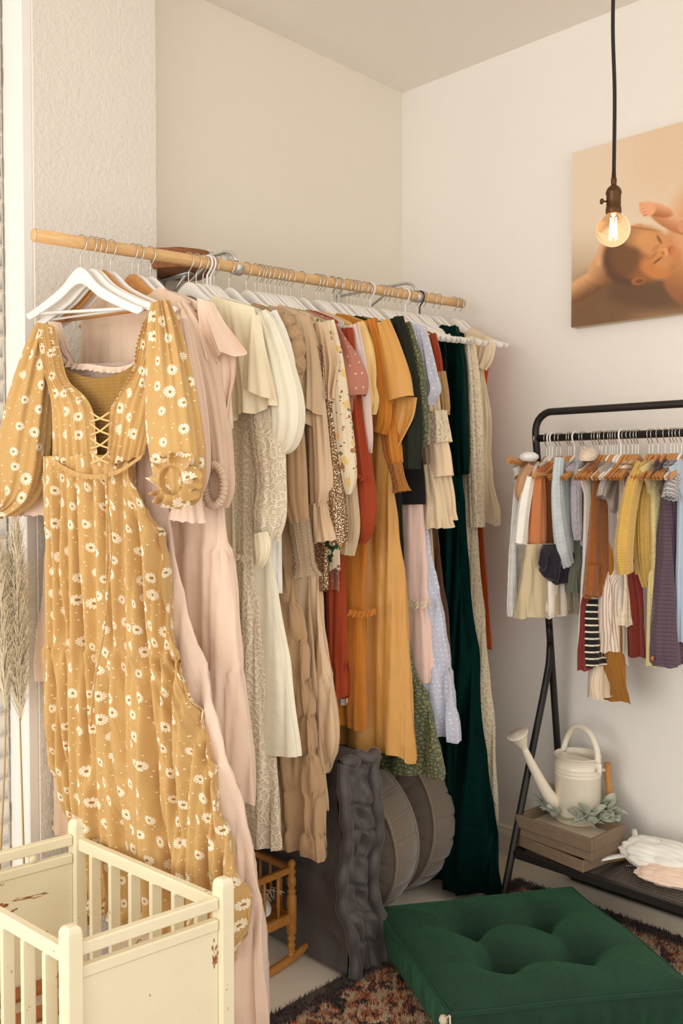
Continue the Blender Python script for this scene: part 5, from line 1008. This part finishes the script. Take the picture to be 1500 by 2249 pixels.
# head
ell(1378, 568, 54, 56, 10, (110, 72, 42), .35, 1, ((78, 50, 30), .8, -.2)); ell(1412, 558, 66, 62, 8, (196, 132, 74), .3, 1, ((148, 92, 46), 1, -.4)); ell(1372, 560, 36, 52, 12, (112, 74, 42), .7, .9); ell(1400, 522, 30, 20, -10, (198, 140, 88), .8, .8)
ell(1432, 535, 40, 26, 20, (222, 158, 100), .7, .8); ell(1440, 590, 34, 22, 20, (206, 132, 68), .6, .9); ell(1458, 555, 26, 34, 0, (214, 146, 88), .6, .8); ell(1440, 545, 12, 4, -40, (180, 118, 66), .9, .5)
ell(1448, 526, 11, 3, 60, (120, 74, 40), .7, .8); ell(1444, 572, 13, 2.6, -38, (120, 74, 38), .7, .85); ell(1437, 560, 10, 3, -50, (160, 100, 54), .9, .5)
ell(1460, 553, 9, 8, 0, (232, 164, 108), .6); ell(1456, 556, 4.5, 5, 0, (176, 104, 58), .8, .7); ell(1474, 550, 8, 11, 10, (196, 104, 66), .6, .8); ell(1472, 552, 10, 1.3, 70, (140, 66, 38), .9, .8); ell(1484, 562, 14, 18, 0, (206, 134, 76), .8, .7)
ell(1402, 617, 15, 9, -10, (168, 104, 56), .4); ell(1404, 618, 9, 5, -10, (110, 66, 34), .6, .8); ell(1404, 501, 46, 1.4, 8, (150, 100, 60), .7, .7); ell(1344, 699, 3, 3, 0, (110, 88, 66), .6, .8)
rs = np.random.RandomState(1); img = np.clip(img+rs.normal(size=img.shape[:2])[..., None]*1.2, 0, 255)/255.0
linimg = np.where(img <= .04045, img/12.92, ((img+.055)/1.055)**2.4)
o = MB().grid(Pc[:, ::-1]).build('printed_face', M_print, cv, False); me = o.data
ca = me.color_attributes.new('print', 'FLOAT_COLOR', 'POINT'); buf = np.ones((nx*nz, 4), np.float32); buf[:, :3] = linimg[:, ::-1].reshape(-1, 3); ca.data.foreach_set('color', buf.ravel())
MB().box((X0, YC+.0006, Z0), (X1, -.002, Z1), .002).build('wrapped_edge', plain('beige_canvas_edge', (206, 184, 154), .8), cv, False)
# ---------------------------------------------------------------- rug
t = NT('distressed_rug'); oc = t.co(); mp = t.n('ShaderNodeMapping'); t.l(oc, mp.inputs[0]); mp.inputs['Rotation'].default_value = (0, 0, .0)
sp = t.n('ShaderNodeSeparateXYZ'); t.l(mp.outputs[0], sp.inputs[0])
wob = t.n('ShaderNodeVectorMath', operation='ADD'); t.l(mp.outputs[0], wob.inputs[0]); sc_ = t.n('ShaderNodeVectorMath', operation='SCALE'); t.l(t.noise(mp.outputs[0], 22, 3, out=1), sc_.inputs[0]); sc_.inputs[3].default_value = .09; t.l(sc_.outputs[0], wob.inputs[1])
v1 = t.n('ShaderNodeTexVoronoi', distance='MANHATTAN', voronoi_dimensions='2D'); t.l(wob.outputs[0], v1.inputs['Vector']); v1.inputs['Scale'].default_value = 5.2; v1.inputs['Randomness'].default_value = .35
rgs = t.math('FRACT', t.math('MULTIPLY', v1.outputs['Distance'], 3.1))
nz1 = t.noise(oc, 19, 5, .75); nz2 = t.noise(oc, 9, 4, .6)
fac = t.math('ADD', t.math('MULTIPLY', rgs, .30), t.math('MULTIPLY', t.step(nz1, .25, .75), .72))
col = t.ramp(fac, [(0.0, lin((34, 26, 34))), (.40, lin((44, 32, 40))), (.45, lin((150, 66, 32))), (.52, lin((206, 110, 58))), (.57, lin((214, 186, 148))), (.70, lin((222, 198, 162))), (.78, lin((60, 44, 46))), (1.0, lin((36, 28, 36)))])
edge = t.step(sp.outputs[0], .075, .055)                      # plain dark border along the left side
edge2 = t.step(sp.outputs[1], -.075, -.055)
col = t.mix(t.math('MULTIPLY', t.math('MAXIMUM', edge, edge2), .9), col, t.mix(t.step(nz1, .58, .66), lin((34, 26, 32)), lin((130, 112, 100))))
M_rug = t.fin(col, .95, 0, t.bump(t.noise(oc, 160, 3), .8, .006), Sheen_Weight=.2)
RX0, RX1, RY0, RY1 = .705, 3.3, -4.2, -.175
rg = thing('area_rug', 'dark distressed rug patterned in orange, rust and cream', 'rug', (RX0, RY1, 0))
MB().box((RX0, RY0, .001), (RX1, RY1, .009), .003).build('rug_base', M_rug, rg, False)
rs = np.random.RandomState(3); N = 52000
tx = rs.uniform(RX0+.002, 1.75, N); ty = rs.uniform(-1.62, RY1-.002, N); hh = rs.uniform(.008, .017, N); an = rs.uniform(0, 6.28, N); lean = rs.normal(size=(N, 2))*.004; r_ = .0022
V = np.zeros((N, 4, 3))
for k in range(3): V[:, k, 0] = tx+r_*np.cos(an+k*2.094); V[:, k, 1] = ty+r_*np.sin(an+k*2.094); V[:, k, 2] = .008
V[:, 3, 0] = tx+lean[:, 0]; V[:, 3, 1] = ty+lean[:, 1]; V[:, 3, 2] = .008+hh
ids = np.arange(N)*4; Fc = np.concatenate([np.stack([ids+a, ids+b_, ids+3], 1) for a, b_ in ((0, 1), (1, 2), (2, 0))]).tolist()
setp(link_mesh('rug_pile', V.reshape(-1, 3), Fc, M_rug, rg, None, True), kind='stuff')
# ---------------------------------------------------------------- green corduroy floor cushion
t = NT('green_corduroy'); uv = t.co('UV'); sp = t.n('ShaderNodeSeparateXYZ'); t.l(uv, sp.inputs[0])
rib = t.math('SINE', t.math('MULTIPLY', sp.outputs[0], 2*math.pi/.0052)); n = t.noise(uv, 10, 5, .6); n2 = t.noise(uv, 300, 2)
col = t.mix(t.math('ADD', t.math('MULTIPLY', n, .7), t.math('MULTIPLY', rib, .12)), lin((6, 30, 19)), lin((16, 66, 41)))
M_cord_g = t.fin(col, .85, 0, t.bump(n2, .15, .001, t.bump(rib, .55, .0022)), Sheen_Weight=.5, Sheen_Tint=(*lin((90, 170, 120)), 1))
M_pom = fabric('cream_wool', (232, 216, 182), crinkle=.6, sc=6); M_mint = fabric('mint_cotton_tassel', (150, 182, 156), streak=.9, sc=3)
cA = np.array([.690, -.915]); cBk = np.array([1.040, -.368]); cR = np.array([1.576, -.660]); cF = np.array([1.186, -1.195]); HCU = .165
qd = [cA, cBk, cR, cF]                                         # left, back, right, front corners of the top
cu = thing('floor_cushion', 'dark green corduroy tufted floor cushion lying on the rug', 'cushion', tuple(((cA+cBk+cR+cF)/4).tolist())+(0.0,))
def bil(a, b): return ((1-a)*(1-b))[..., None]*cA+((1-a)*b)[..., None]*cBk+(a*b)[..., None]*cR+(a*(1-b))[..., None]*cF
nn = 110; a, b_ = np.meshgrid(np.linspace(0, 1, nn), np.linspace(0, 1, nn)); XY = bil(a, b_)
ed = np.minimum(np.minimum(a, 1-a), np.minimum(b_, 1-b_)); Zt = HCU-.022+.034*np.clip(ed/.2, 0, 1)**.5
tuft = [(.31, .33), (.31, .68), (.67, .33), (.67, .68)]
for i, (ta, tb) in enumerate(tuft):
    r = np.hypot(a-ta, b_-tb); Zt -= .062*np.exp(-(r/.10)**1.3)
for (p, q) in ((0, 1), (0, 2), (1, 3), (2, 3)):
    A_, B_ = np.array(tuft[p]), np.array(tuft[q]); d_ = B_-A_; u_ = np.clip(((a-A_[0])*d_[0]+(b_-A_[1])*d_[1])/(d_@d_), 0, 1); r = np.hypot(a-A_[0]-u_*d_[0], b_-A_[1]-u_*d_[1]); Zt -= .020*np.exp(-(r/.05)**1.5)
for (ta, tb) in tuft:                                           # creases running out to the edges
    for da, db in ((-1 if ta < .5 else 1, 0), (0, -1 if tb < .5 else 1)):
        u_ = np.clip((a-ta)*da+(b_-tb)*db, 0, .3); r = np.hypot(a-ta-u_*da, b_-tb-u_*db); Zt -= .010*np.exp(-(r/.045)**1.5)*(1-u_/.33)
Zt += .004*np.sin(9*a+3)*np.sin(7*b_+1)
edgev = 1-np.clip(ed/.04, 0, 1); Zt -= .006*edgev**2
UVt = np.stack([b_*.65+.0*a, a*.57], -1)
MB().grid(np.concatenate([XY, Zt[..., None]], -1), UVt).build('tufted_top', M_cord_g, cu)
ctr = (cA+cBk+cR+cF)/4; sd = MB(); nS = 90
per = np.concatenate([np.stack([np.linspace(0, 1, nS), 0*np.linspace(0, 1, nS)], 1), np.stack([1+0*np.linspace(0, 1, nS), np.linspace(0, 1, nS)], 1), np.stack([np.linspace(1, 0, nS), 1+0*np.linspace(0, 1, nS)], 1), np.stack([0*np.linspace(0, 1, nS), np.linspace(1, 0, nS)], 1)])
pxy = bil(per[:, 0], per[:, 1]); ztop = HCU-.028+.004*np.sin(9*per[:, 0]+3)*np.sin(7*per[:, 1]+1); sarc = np.concatenate([[0], np.cumsum(np.linalg.norm(np.diff(pxy, axis=0), axis=1))])
lv = np.linspace(0, 1, 16)[:, None]; out = (pxy-ctr); out /= np.linalg.norm(out, axis=1)[:, None]
fr = (per[:, 0]*1+per[:, 1]); cr = .004*np.sin(sarc*55)+.003*np.sin(sarc*131+1)
bul = .020*np.sin(math.pi*lv**.9)-.022*lv+cr[None]*np.sin(math.pi*lv)
PP = np.concatenate([pxy[None]+out[None]*bul[..., None], (ztop[None]*(1-lv)+.014*lv)[..., None]], -1)
sd.grid(PP, np.stack(np.broadcast_arrays(sarc[None], .14*lv), -1)); sd.build('side_band', M_cord_g, cu)
MB().tube(np.concatenate([pxy+out*.002, (ztop+.001)[:, None]], 1)[::2], .0055, 8, closed=True).build('piping', M_cord_g, cu)
MB().add(np.concatenate([PP[-1]], 0), [tuple(range(len(pxy)))[::-1]]).build('underside', M_cord_g, cu, False)
for (ta, tb) in tuft:
    i = int(ta*(nn-1)); j = int(tb*(nn-1)); c = np.array([*XY[j, i], Zt[j, i]+.004]); MB().lathe([(0, .005), (.006, .004), (.009, 0), (.007, -.003)], 14, c).build('button', M_pom, cu)
def ball(c, r): return MB().lathe([(r*math.sin(q)*(1+.05*math.sin(9*q)), -r*math.cos(q)) for q in np.linspace(0.01, math.pi-.01, 12)], 18, c)
def tassel(top, ln, r, m, parent):
    b = MB().lathe([(.001, 0), (.007, -.004), (.009, -.012), (.006, -.019)], 14, top)
    for k in range(26):
        a1 = k*2.4; rr_ = r*math.sqrt((k+.5)/26); b.tube([top+[rr_*.5*math.cos(a1), rr_*.5*math.sin(a1), -.016], top+[rr_*math.cos(a1), rr_*math.sin(a1), -ln*(.93+.07*math.sin(k*5))]], .0022, 5)
    setp(b.build('tassel', m, parent), kind='stuff')
lc_ = np.array([*(cA+(cA-ctr)*.01), HCU-.03])
p1_ = on(808, 2013, 0, lc_[0]-.005); p2_ = on(820, 2012, 0, lc_[0]-.008)
MB().tube(smoothpath([lc_+[0, 0, .004], (lc_+p1_)/2+[0, 0, .006], p1_], 10), .0022, 6).build('cord', M_pom, cu); ball(p1_, 10.5*3.1/F).build('pompom', M_pom, cu)
MB().tube(smoothpath([lc_, (lc_+p2_)/2, p2_], 8), .0022, 6).build('cord', M_pom, cu); tassel(p2_, .088, .02, M_mint, cu)
fc_ = np.array([*(cF+(cF-ctr)*.015), HCU-.028]); p3_ = on(975, 2240, 2, .115)
MB().tube(smoothpath([fc_, (fc_+p3_)/2, p3_], 8), .0022, 6).build('cord', M_pom, cu); ball(p3_, .013).build('pompom', M_pom, cu)
p4_ = fc_+[.012, -.012, -.075]; MB().tube(smoothpath([fc_, (fc_+p4_)/2+[.006, -.006, 0], p4_], 8), .0026, 6).build('cord', M_pom, cu); tassel(p4_, .06, .02, M_mint, cu)
rc_ = np.array([*(cR+(cR-ctr)*.01), HCU-.03]); MB().tube([rc_, rc_+[.01, -.005, -.03]], .0022, 6).build('cord', M_pom, cu); ball(rc_+[.012, -.006, -.04], .013).build('pompom', M_pom, cu)
# ---------------------------------------------------------------- cushions stored under the dresses
t = NT('charcoal_crushed_velvet'); uv = t.co('UV'); n = t.noise(t.co('UV', (14, 7, 1)), 1.0, 5, .65); st_ = t.noise(t.co('UV', (160, 9, 1)), 1, 2)
M_char = t.fin(t.mix(t.math('ADD', t.math('MULTIPLY', n, .8), t.math('MULTIPLY', st_, .2)), lin((34, 31, 32)), lin((104, 96, 92))), .55, 0, t.bump(n, .35, .012), Sheen_Weight=.8, Sheen_Tint=(*lin((190, 180, 172)), 1), Sheen_Roughness=.35)
mt = thing('mattress_cushion', 'charcoal crushed velvet mattress cushion standing on edge', 'cushion', (.5, -1.02, 0))
xa, xb, ya, yb, Hm = .22, .735, -1.085, -.950, .640
nU, nV = 40, 80
def tuftface(P, nrm, f): return P+nrm*f[..., None]
zz = np.linspace(0, 1, nV)[:, None]; xx = np.linspace(0, 1, nU)[None]
lumps = .010*np.sin(zz*31+1.0)+.006*np.sin(zz*53+xx*9)+.005*np.sin(xx*21+zz*13)
leanx = -.03*np.sin(zz*2.0); 
Pf = np.stack([xb+.020*np.sin(math.pi*xx)*0+leanx+.012*np.sin(zz*9+1)+.012*np.sin(math.pi*xx)-.018*np.exp(-((xx-.5)/.12)**2)*np.abs(np.sin(zz*24))-.014*np.exp(-(np.sin(zz*24)/.18)**2)*np.sin(math.pi*xx)**.5+lumps*.5, ya+(yb-ya)*xx+.010*np.sin(zz*13)+0*zz, .012+(Hm-.02)*zz+.012*np.sin(xx*6)+0*xx], -1)
MB().grid(Pf, np.stack(np.broadcast_arrays(xx*.14, zz*.64), -1)).build('tufted_edge', M_char, mt)
x2 = np.linspace(0, 1, 50)[None]
for nm, yy, sg in (('velvet_face', ya, -1), ('velvet_face', yb, 1)):
    Pg = np.stack([xa+(xb-.012-xa+leanx)*x2, yy+sg*(.016*np.sin(math.pi*x2)*np.sin(math.pi*zz)**.5)-sg*.014*np.abs(np.sin(zz*12)*np.sin(x2*9))**6+.010*np.sin(zz*13)+0*x2, .012+(Hm-.02)*zz+0*x2], -1)
    MB().grid(Pg, np.stack(np.broadcast_arrays(x2*.5, zz*.64), -1)).build(nm, M_char, mt)
MB().box((xa, ya+.005, Hm-.03), (xb-.05, yb-.005, Hm-.004), .01).build('top_edge', M_char, mt)
MB().box((xa, ya+.01, .0), (xb-.02, yb-.01, .03), .005).build('bottom_edge', M_char, mt)
for (yy) in (ya, yb):
    q = np.stack([xb+.006+leanx[:, 0]+.012*np.sin(zz[:, 0]*9+1)+.002*np.sin(zz[:, 0]*31+1), yy+.010*np.sin(zz[:, 0]*13)+.002*np.sin(zz[:, 0]*38), .014+(Hm-.024)*zz[:, 0]], 1)
    MB().tube(q, .018+.0025*np.sin(zz[:, 0]*45), 12).build('rolled_border', M_char, mt)
q = np.stack([np.full(20, xb-.03)+.01*np.sin(np.linspace(0, 9, 20)), np.linspace(ya, yb, 20), np.full(20, Hm-.008)+.006*np.sin(np.linspace(0, 14, 20))], 1); MB().tube(q, .02, 10).build('rolled_border', M_char, mt)
M_pouf = fabric('mushroom_velveteen', (122, 106, 90), rough=.8, sheen=.6, crinkle=.25, sc=.6); M_pipe = fabric('mushroom_piping', (140, 122, 104), sheen=.4)
def pouf(c, R0, T, tilt, yaw, lab, nseg=22):
    t = thing('round_pouf', lab, 'pouf', (c[0], c[1], 0), 'round poufs under the dresses'); Rm = rotz(yaw)@rotx(tilt); c = np.array(c, float)
    th = np.linspace(0, 2*math.pi, nseg*10, endpoint=False); sv = np.linspace(-1, 1, 9)
    seam = np.exp(-((((th*nseg/(2*math.pi)) % 1)-.5)*2/.16)**2)
    P = np.stack([np.stack([(R0+.016*(1-s*s)-.010*seam*(1-s*s))*np.cos(th), np.full_like(th, s*T/2), (R0+.016*(1-s*s)-.010*seam*(1-s*s))*np.sin(th)], 1) for s in sv])@Rm.T+c
    MB().grid(P, np.stack(np.broadcast_arrays(th[None]*R0, sv[:, None]*T/2), -1), True).build('side_band', M_pouf, t)
    k = np.linspace(0, 1, 12)
    for s in (-1, 1):
        pl2 = np.exp(-((((th*nseg/(2*math.pi)) % 1)-.5)*2/.22)**2)
        Pf = np.stack([np.stack([R0*q*np.cos(th), s*(T/2+.045*(1-q**2)-.03*np.exp(-(q/.12)**2)-.010*pl2*math.sin(math.pi*q)), R0*q*np.sin(th)], 1) for q in k])@Rm.T+c
        MB().grid(Pf, np.stack(np.broadcast_arrays(th[None]*R0*.5, k[:, None]*R0), -1), True).build('pleated_face', M_pouf, t)
        MB().tube(np.stack([(R0+.002)*np.cos(th), np.full_like(th, s*T/2), (R0+.002)*np.sin(th)], 1)[::3]@Rm.T+c, .0055, 8, closed=True).build('piping', M_pipe, t)
    for i in range(nseg):
        a_ = 2*math.pi*(i+.5)/nseg; q = np.stack([(R0+.016*(1-sv*sv)-.006*(1-sv*sv))*math.cos(a_), sv*T/2, (R0+.016*(1-sv*sv)-.006*(1-sv*sv))*math.sin(a_)], 1)@Rm.T+c
        MB().tube(q, .0022, 5).build('seam', M_pipe, t)
pouf((.42, -.80, .282), .265, .125, .10, .12, 'mushroom velvet round pouf leaning just behind the charcoal cushion')
pouf((.375, -.50, .262), .258, .150, -.05, .02, 'mushroom velvet round pouf nearest the emerald gown')
# black and cream woven tasselled pillow
M_wov = striped('black_cream_weave', (214, 192, 156), (34, 28, 24), .011, .5, True, crinkle=.5, sc=3)
wp = thing('woven_pillow', 'cream and black woven pillow with tassels behind the second pouf', 'pillow', (.44, -.335, 0))
u = np.linspace(-1, 1, 30)[None]; v = np.linspace(-1, 1, 30)[:, None]; e = (1-u**2)*(1-v**2)
for s in (-1, 1):
    MB().grid(np.stack([.34+.20*u+0*v, -.335+s*.055*e**.45, .23+.20*v+0*u], -1), np.stack(np.broadcast_arrays(u*.2, v*.2), -1)).build('woven_face', M_wov, wp)
tb = MB(); rs = np.random.RandomState(4)
for zc in (.05, .16, .28, .40):
    for k in range(12): tb.tube(smoothpath([(.535+rs.normal()*.006, -.345+rs.normal()*.012, zc), (.55+rs.normal()*.01, -.36+rs.normal()*.012, zc-.03), (.556+rs.normal()*.012, -.37+rs.normal()*.016, zc-.075)], 6), .0022, 5)
setp(tb.build('tassels', M_pom, wp), kind='stuff')
# ---------------------------------------------------------------- doll cradle on rockers
M_oak = wood('honey_oak', (200, 136, 62), (160, 98, 38), (6, 6, 2), 7, .4)
dc = thing('doll_cradle', 'honey oak rocking doll cradle with turned posts and white pillow', 'cradle', (.42, -1.19, 0))
XE = .55
def turned(x, y, z0, z1, nm='turned_post'):
    H_ = z1-z0; pr_ = [(.0, 0), (.011, 0), (.011, .02), (.008, .03), (.013, .05), (.008, .07), (.012, .09), (.012, .12), (.008, .14), (.013, .17), (.013, .19), (.009, .21), (.0155, .24), (.0155, .62), (.010, .64), (.015, .67), (.009, .70), (.014, .74), (.014, .80), (.009, .83), (.014, .87), (.009, .90), (.013, .95), (.010, .985), (0, 1.0)]
    MB().lathe([(a, z0+h_*H_) for a, h_ in pr_], 16, (x, y, 0)).build(nm, M_oak, dc)
yp0, yp1 = -1.145, -1.36
for x in (XE, .22):
    for y in (yp0, yp1): turned(x, y, .033, .325)
for x in (XE, .22):
    s_ = np.linspace(-1, 1, 24); ym = (yp0+yp1)/2
    rk_ = np.stack([np.full(24, x), ym+.175*s_*1.05, .014+.030*s_**2], 1); MB().tube(rk_, np.interp(np.abs(s_), [0, .8, 1], [.0135, .0125, .006]), 10, ry=1.0).build('rocker', M_oak, dc)
for y in (yp0, yp1):
    MB().box((.22, y-.009, .135), (XE, y+.009, .162), .003).build('side_rail', M_oak, dc, False)
    MB().box((.22, y-.008, .285), (XE, y+.008, .305), .003).build('top_rail', M_oak, dc, False)
    for x in np.linspace(.22, XE, 8)[1:-1]: MB().tube([(x, y, .16), (x, y, .29)], .0055, 8).build('spindle', M_oak, dc)
for x in (.22, XE):
    MB().box((x-.009, yp1, .135), (x+.009, yp0, .162), .003).build('end_rail', M_oak, dc, False); MB().box((x-.008, yp1, .285), (x+.008, yp0, .305), .003).build('end_top_rail', M_oak, dc, False)
    for y in np.linspace(yp0, yp1, 5)[1:-1]: MB().tube([(x, y, .16), (x, y, .29)], .0055, 8).build('spindle', M_oak, dc)
MB().box((.225, yp1, .14), (XE-.005, yp0, .148)).build('base_board', M_oak, dc, False)
lump('doll_pillow', 'white pillow lying inside the oak doll cradle', 'pillow', (.40, -1.255, .185), (.15, .095, .032), FB['tee'], 9, .06, n=(50, 30))
rs = np.random.RandomState(6); b = MB()
for k in range(70): 
    x_, y_ = rs.uniform(.33, .53), rs.uniform(-1.32, -1.17); b.tube(smoothpath([(x_, y_, .205), (x_+rs.normal()*.012, y_+rs.normal()*.012, .225+rs.uniform(0, .012)), (x_+rs.normal()*.025, y_+rs.normal()*.025, .222)], 6), .0016, 4)
setp(b.build('wool_fringe', M_pom, None), 'loose cream wool fringe on the doll cradle pillow', 'fringe', None, 'stuff')
# ---------------------------------------------------------------- cream painted crib
t = NT('chipped_cream_paint'); oc = t.co(); n = t.noise(oc, 9, 5, .7); ch = t.step(t.noise(t.co('Object', (1, 1, 1)), 46, 3, .6), .70, .72)
base = t.mix(n, lin((236, 226, 188)), lin((248, 240, 212)))
gm = t.n('ShaderNodeNewGeometry'); wear = t.math('MULTIPLY', t.step(gm.outputs['Pointiness'], .535, .60), t.step(t.noise(oc, 30, 4), .54, .62))
M_crib = t.fin(t.mix(t.math('MULTIPLY', ch, .7), base, lin((150, 96, 52))), .45, 0, t.bump(n, .08, .003))
t = NT('scuffed_cream_paint'); oc = t.co(); n = t.noise(oc, 9, 5, .7); spx = t.n('ShaderNodeSeparateXYZ'); t.l(oc, spx.inputs[0])
M_slat = wood('reddish_bed_slat', (176, 108, 54), (132, 74, 34), (3, 3, 3), 8, .5)
ZP = .60
p0 = on(155, 2032, 2, ZP); p1c = on(490, 1927, 2, ZP); p2c = on(170, 1797, 2, ZP); p3c = p0+(p2c-p1c)
cb = thing('crib', 'small cream painted wooden crib with chipped paint and slatted sides', 'crib', (float((p0[0]+p2c[0])/2), float((p0[1]+p2c[1])/2), 0))
ex = (p1c-p0)[:2]; LE = np.linalg.norm(ex); ex = ex/LE; ey = (p2c-p1c)[:2]; LS = np.linalg.norm(ey); ey = ey/LS
def cpos(a, b, z): q = p0[:2]+ex*a+ey*b; return np.array([q[0], q[1], z])
def beam(nm, A, B, hw, hz, m=M_crib, bev=.003):
    A = np.array(A, float); B = np.array(B, float); d = B-A; L = np.linalg.norm(d); x = d/L; up = np.array([0, 0, 1.0]) if abs(x[2]) < .9 else np.array([*ex, 0]); y = np.cross(up, x); y /= np.linalg.norm(y); z = np.cross(x, y)
    return MB().box((0, -hw, -hz), (L, hw, hz), bev, np.stack([x, y, z], 1)).__class__ and _beam(nm, A, L, np.stack([x, y, z], 1), hw, hz, m, bev)
def _beam(nm, A, L, R, hw, hz, m, bev):
    b = MB().box((0, -hw, -hz), (L, hw, hz), bev); b.V = [b.V[0]@R.T+A]; return b.build(nm, m, cb, False)
PW = .0165
for a, b_ in ((0, 0), (LE, 0), (LE, LS), (0, LS)):
    c = cpos(a, b_, 0); V = MB(); Rp = np.stack([[*ex, 0], [*ey, 0], [0, 0, 1]], 1).astype(float)
    prof_ = [(PW, 0), (PW, ZP-.022), (PW*.97, ZP-.012), (PW*.85, ZP-.005), (PW*.55, ZP), (0.0005, ZP+.001)]
    sq = [(-1, -.8), (-.8, -1), (.8, -1), (1, -.8), (1, .8), (.8, 1), (-.8, 1), (-1, .8)]
    P = np.array([[[r*s0, r*s1, z] for s0, s1 in sq] for r, z in prof_])@Rp.T+c
    PST = V.grid(P, None, True).build('post', M_crib, cb, False)
    MB().lathe([(0, .004), (.005, .003), (.006, 0)], 10, cpos(a, b_, ZP-.06)+np.array([*ex, 0])*PW, np.stack([[*ey, 0], [0, 0, 1], [*ex, 0]], 1)).build('peg', M_crib, PST)
for b_ in (0, LS):
    beam('end_top_rail', cpos(PW, b_, ZP-.05), cpos(LE-PW, b_, ZP-.05), .010, .013)
    beam('end_panel_rail', cpos(PW, b_, ZP-.096), cpos(LE-PW, b_, ZP-.096), .010, .012)
    beam('end_panel', cpos(PW, b_, (ZP-.11+.12)/2), cpos(LE-PW, b_, (ZP-.11+.12)/2), .005, (ZP-.108-.12)/2, M_crib, .001)
    beam('end_bottom_rail', cpos(PW, b_, .11), cpos(LE-PW, b_, .11), .010, .016)
    if b_ == LS:
        for f in (.30, .66):
            MB().lathe([(.001, -.012), (.009, -.009), (.012, 0), (.009, .009), (.001, .012)], 14, cpos(LE*f, b_, ZP-.073)).build('bead', M_crib, cb)
ZR = ZP-.062; ZL = .215
for a in (0, LE):
    beam('side_top_rail', cpos(a, PW, ZR), cpos(a, LS-PW, ZR), .010, .0155); beam('side_bottom_rail', cpos(a, PW, ZL), cpos(a, LS-PW, ZL), .010, .0155)
    for k in range(6):
        q = PW+(LS-2*PW)*(k+.72)/6.45; c0_ = cpos(a, q, ZL+.012); c1_ = cpos(a, q, ZR-.012); beam('side_slat', c0_, c1_, .0075, .0135, M_crib, .002)
for k in range(5):
    q = LS*(.09+.205*k); beam('bed_slat', cpos(.006, q, ZL+.012), cpos(LE-.006, q, ZL+.012), .026, .005, M_slat, .001)
for a in (.030, LE-.030): beam('bed_support', cpos(a, .012, ZL+.000), cpos(a, LS-.012, ZL+.000), .014, .0065, M_slat, .001)
# worn bare patches where the paint is gone
def scuff(c, u, v, ru, rv, n, seed):
    rs = np.random.RandomState(seed); b = MB()
    for k in range(n):
        g = rs.normal(size=2)*.5; a_ = np.linspace(0, 2*math.pi, 9, endpoint=False); r = rs.uniform(.15, .5)*.5
        pts = c+u*(ru*g[0])+v*(rv*g[1])+np.array([(u*ru*1.3*math.cos(q)+v*rv*math.sin(q))*r*rs.uniform(.5, 1.2) for q in a_]); b.add(pts, [tuple(range(9))])
    setp(b.build('worn_patch', plain('bare_brown_wood', (164, 112, 58), .7, 0, .2, 90), cb, False), kind='stuff')
exv = np.array([*ex, 0]); eyv = np.array([*ey, 0])
scuff(cpos(LE*.42, LS-.0056, ZP-.19), exv, np.array([0, 0, 1.0]), .040, .022, 26, 3); scuff(cpos(LE*.62, LS-.0056, ZP-.165), exv, np.array([.0, 0, 1.0]), .05, .006, 16, 4)
scuff(cpos(LE*.93, -.0056, ZP-.165), exv, np.array([0, 0, 1.0]), .008, .030, 22, 5)
# ---------------------------------------------------------------- pampas grass by the brick wall
M_plume = fabric('dry_pampas', (244, 230, 202), sheen=.4); M_stalk = plain('dry_stalk', (196, 164, 112), .8)
def pampas(base, top, tip, lab, seed, n=1500, spread=.055):
    t = thing('pampas_stem', lab, 'dried grass', tuple(base)); rs = np.random.RandomState(seed); base, top, tip = map(np.array, (base, top, tip))
    st = smoothpath([base, (base+top)/2+[.004, 0, 0], top, tip], 40); MB().tube(st, np.linspace(.0042, .0012, 40), 7).build('stalk', M_stalk, t)
    MB().tube([st[8]-[0, 0, .006], st[8]+[0, 0, .006]], .0055, 7).build('node', M_stalk, t)
    V = []; Fc = []; L = np.linalg.norm(tip-top)
    for k in range(n):
        f = rs.uniform(0, 1)**.8; c = top+(tip-top)*f; a = rs.uniform(0, 6.28); sp_ = spread*math.sin(math.pi*min(1, f*.85+.12))**.7*rs.uniform(.5, 1.15); ln = rs.uniform(.06, .13)
        o_ = np.array([math.cos(a), math.sin(a), 0]); m_ = c+o_*sp_*.5+[0, 0, ln*.7]; e_ = c+o_*sp_+[0, 0, ln*rs.uniform(.5, 1.0)]+rs.normal(size=3)*.008
        w_ = np.cross(o_, [0, 0, 1])*.0009; i0 = len(V)
        V += [c-w_, c+w_, m_+w_, m_-w_, e_]; Fc += [(i0, i0+1, i0+2, i0+3), (i0+3, i0+2, i0+4)]
    setp(link_mesh('plume', np.array(V), Fc, M_plume, t, None, False), kind='stuff')
xg = .16
def gp(px, py): return on(px, py, 0, xg)
bz = gp(47, 1900); 
pampas((xg+.02, bz[1], .003), gp(44, 1590), gp(25, 1195)+[0, .012, 0], 'pale pampas plume on a tall dry stalk by the brick wall', 3, 1700, .085)
pampas((xg-.03, bz[1]-.07, .003), gp(12, 1560), gp(-6, 1240), 'pampas plume half out of the picture at the left edge', 4, 1200, .085)
# folded white blanket corner on the floor at the lower left
q = on(-12, 2225, 2, .05); lump('white_blanket', 'white folded blanket just showing in the lower left corner', 'blanket', q, (.06, .10, .05), FB['tee'], 2, .10)
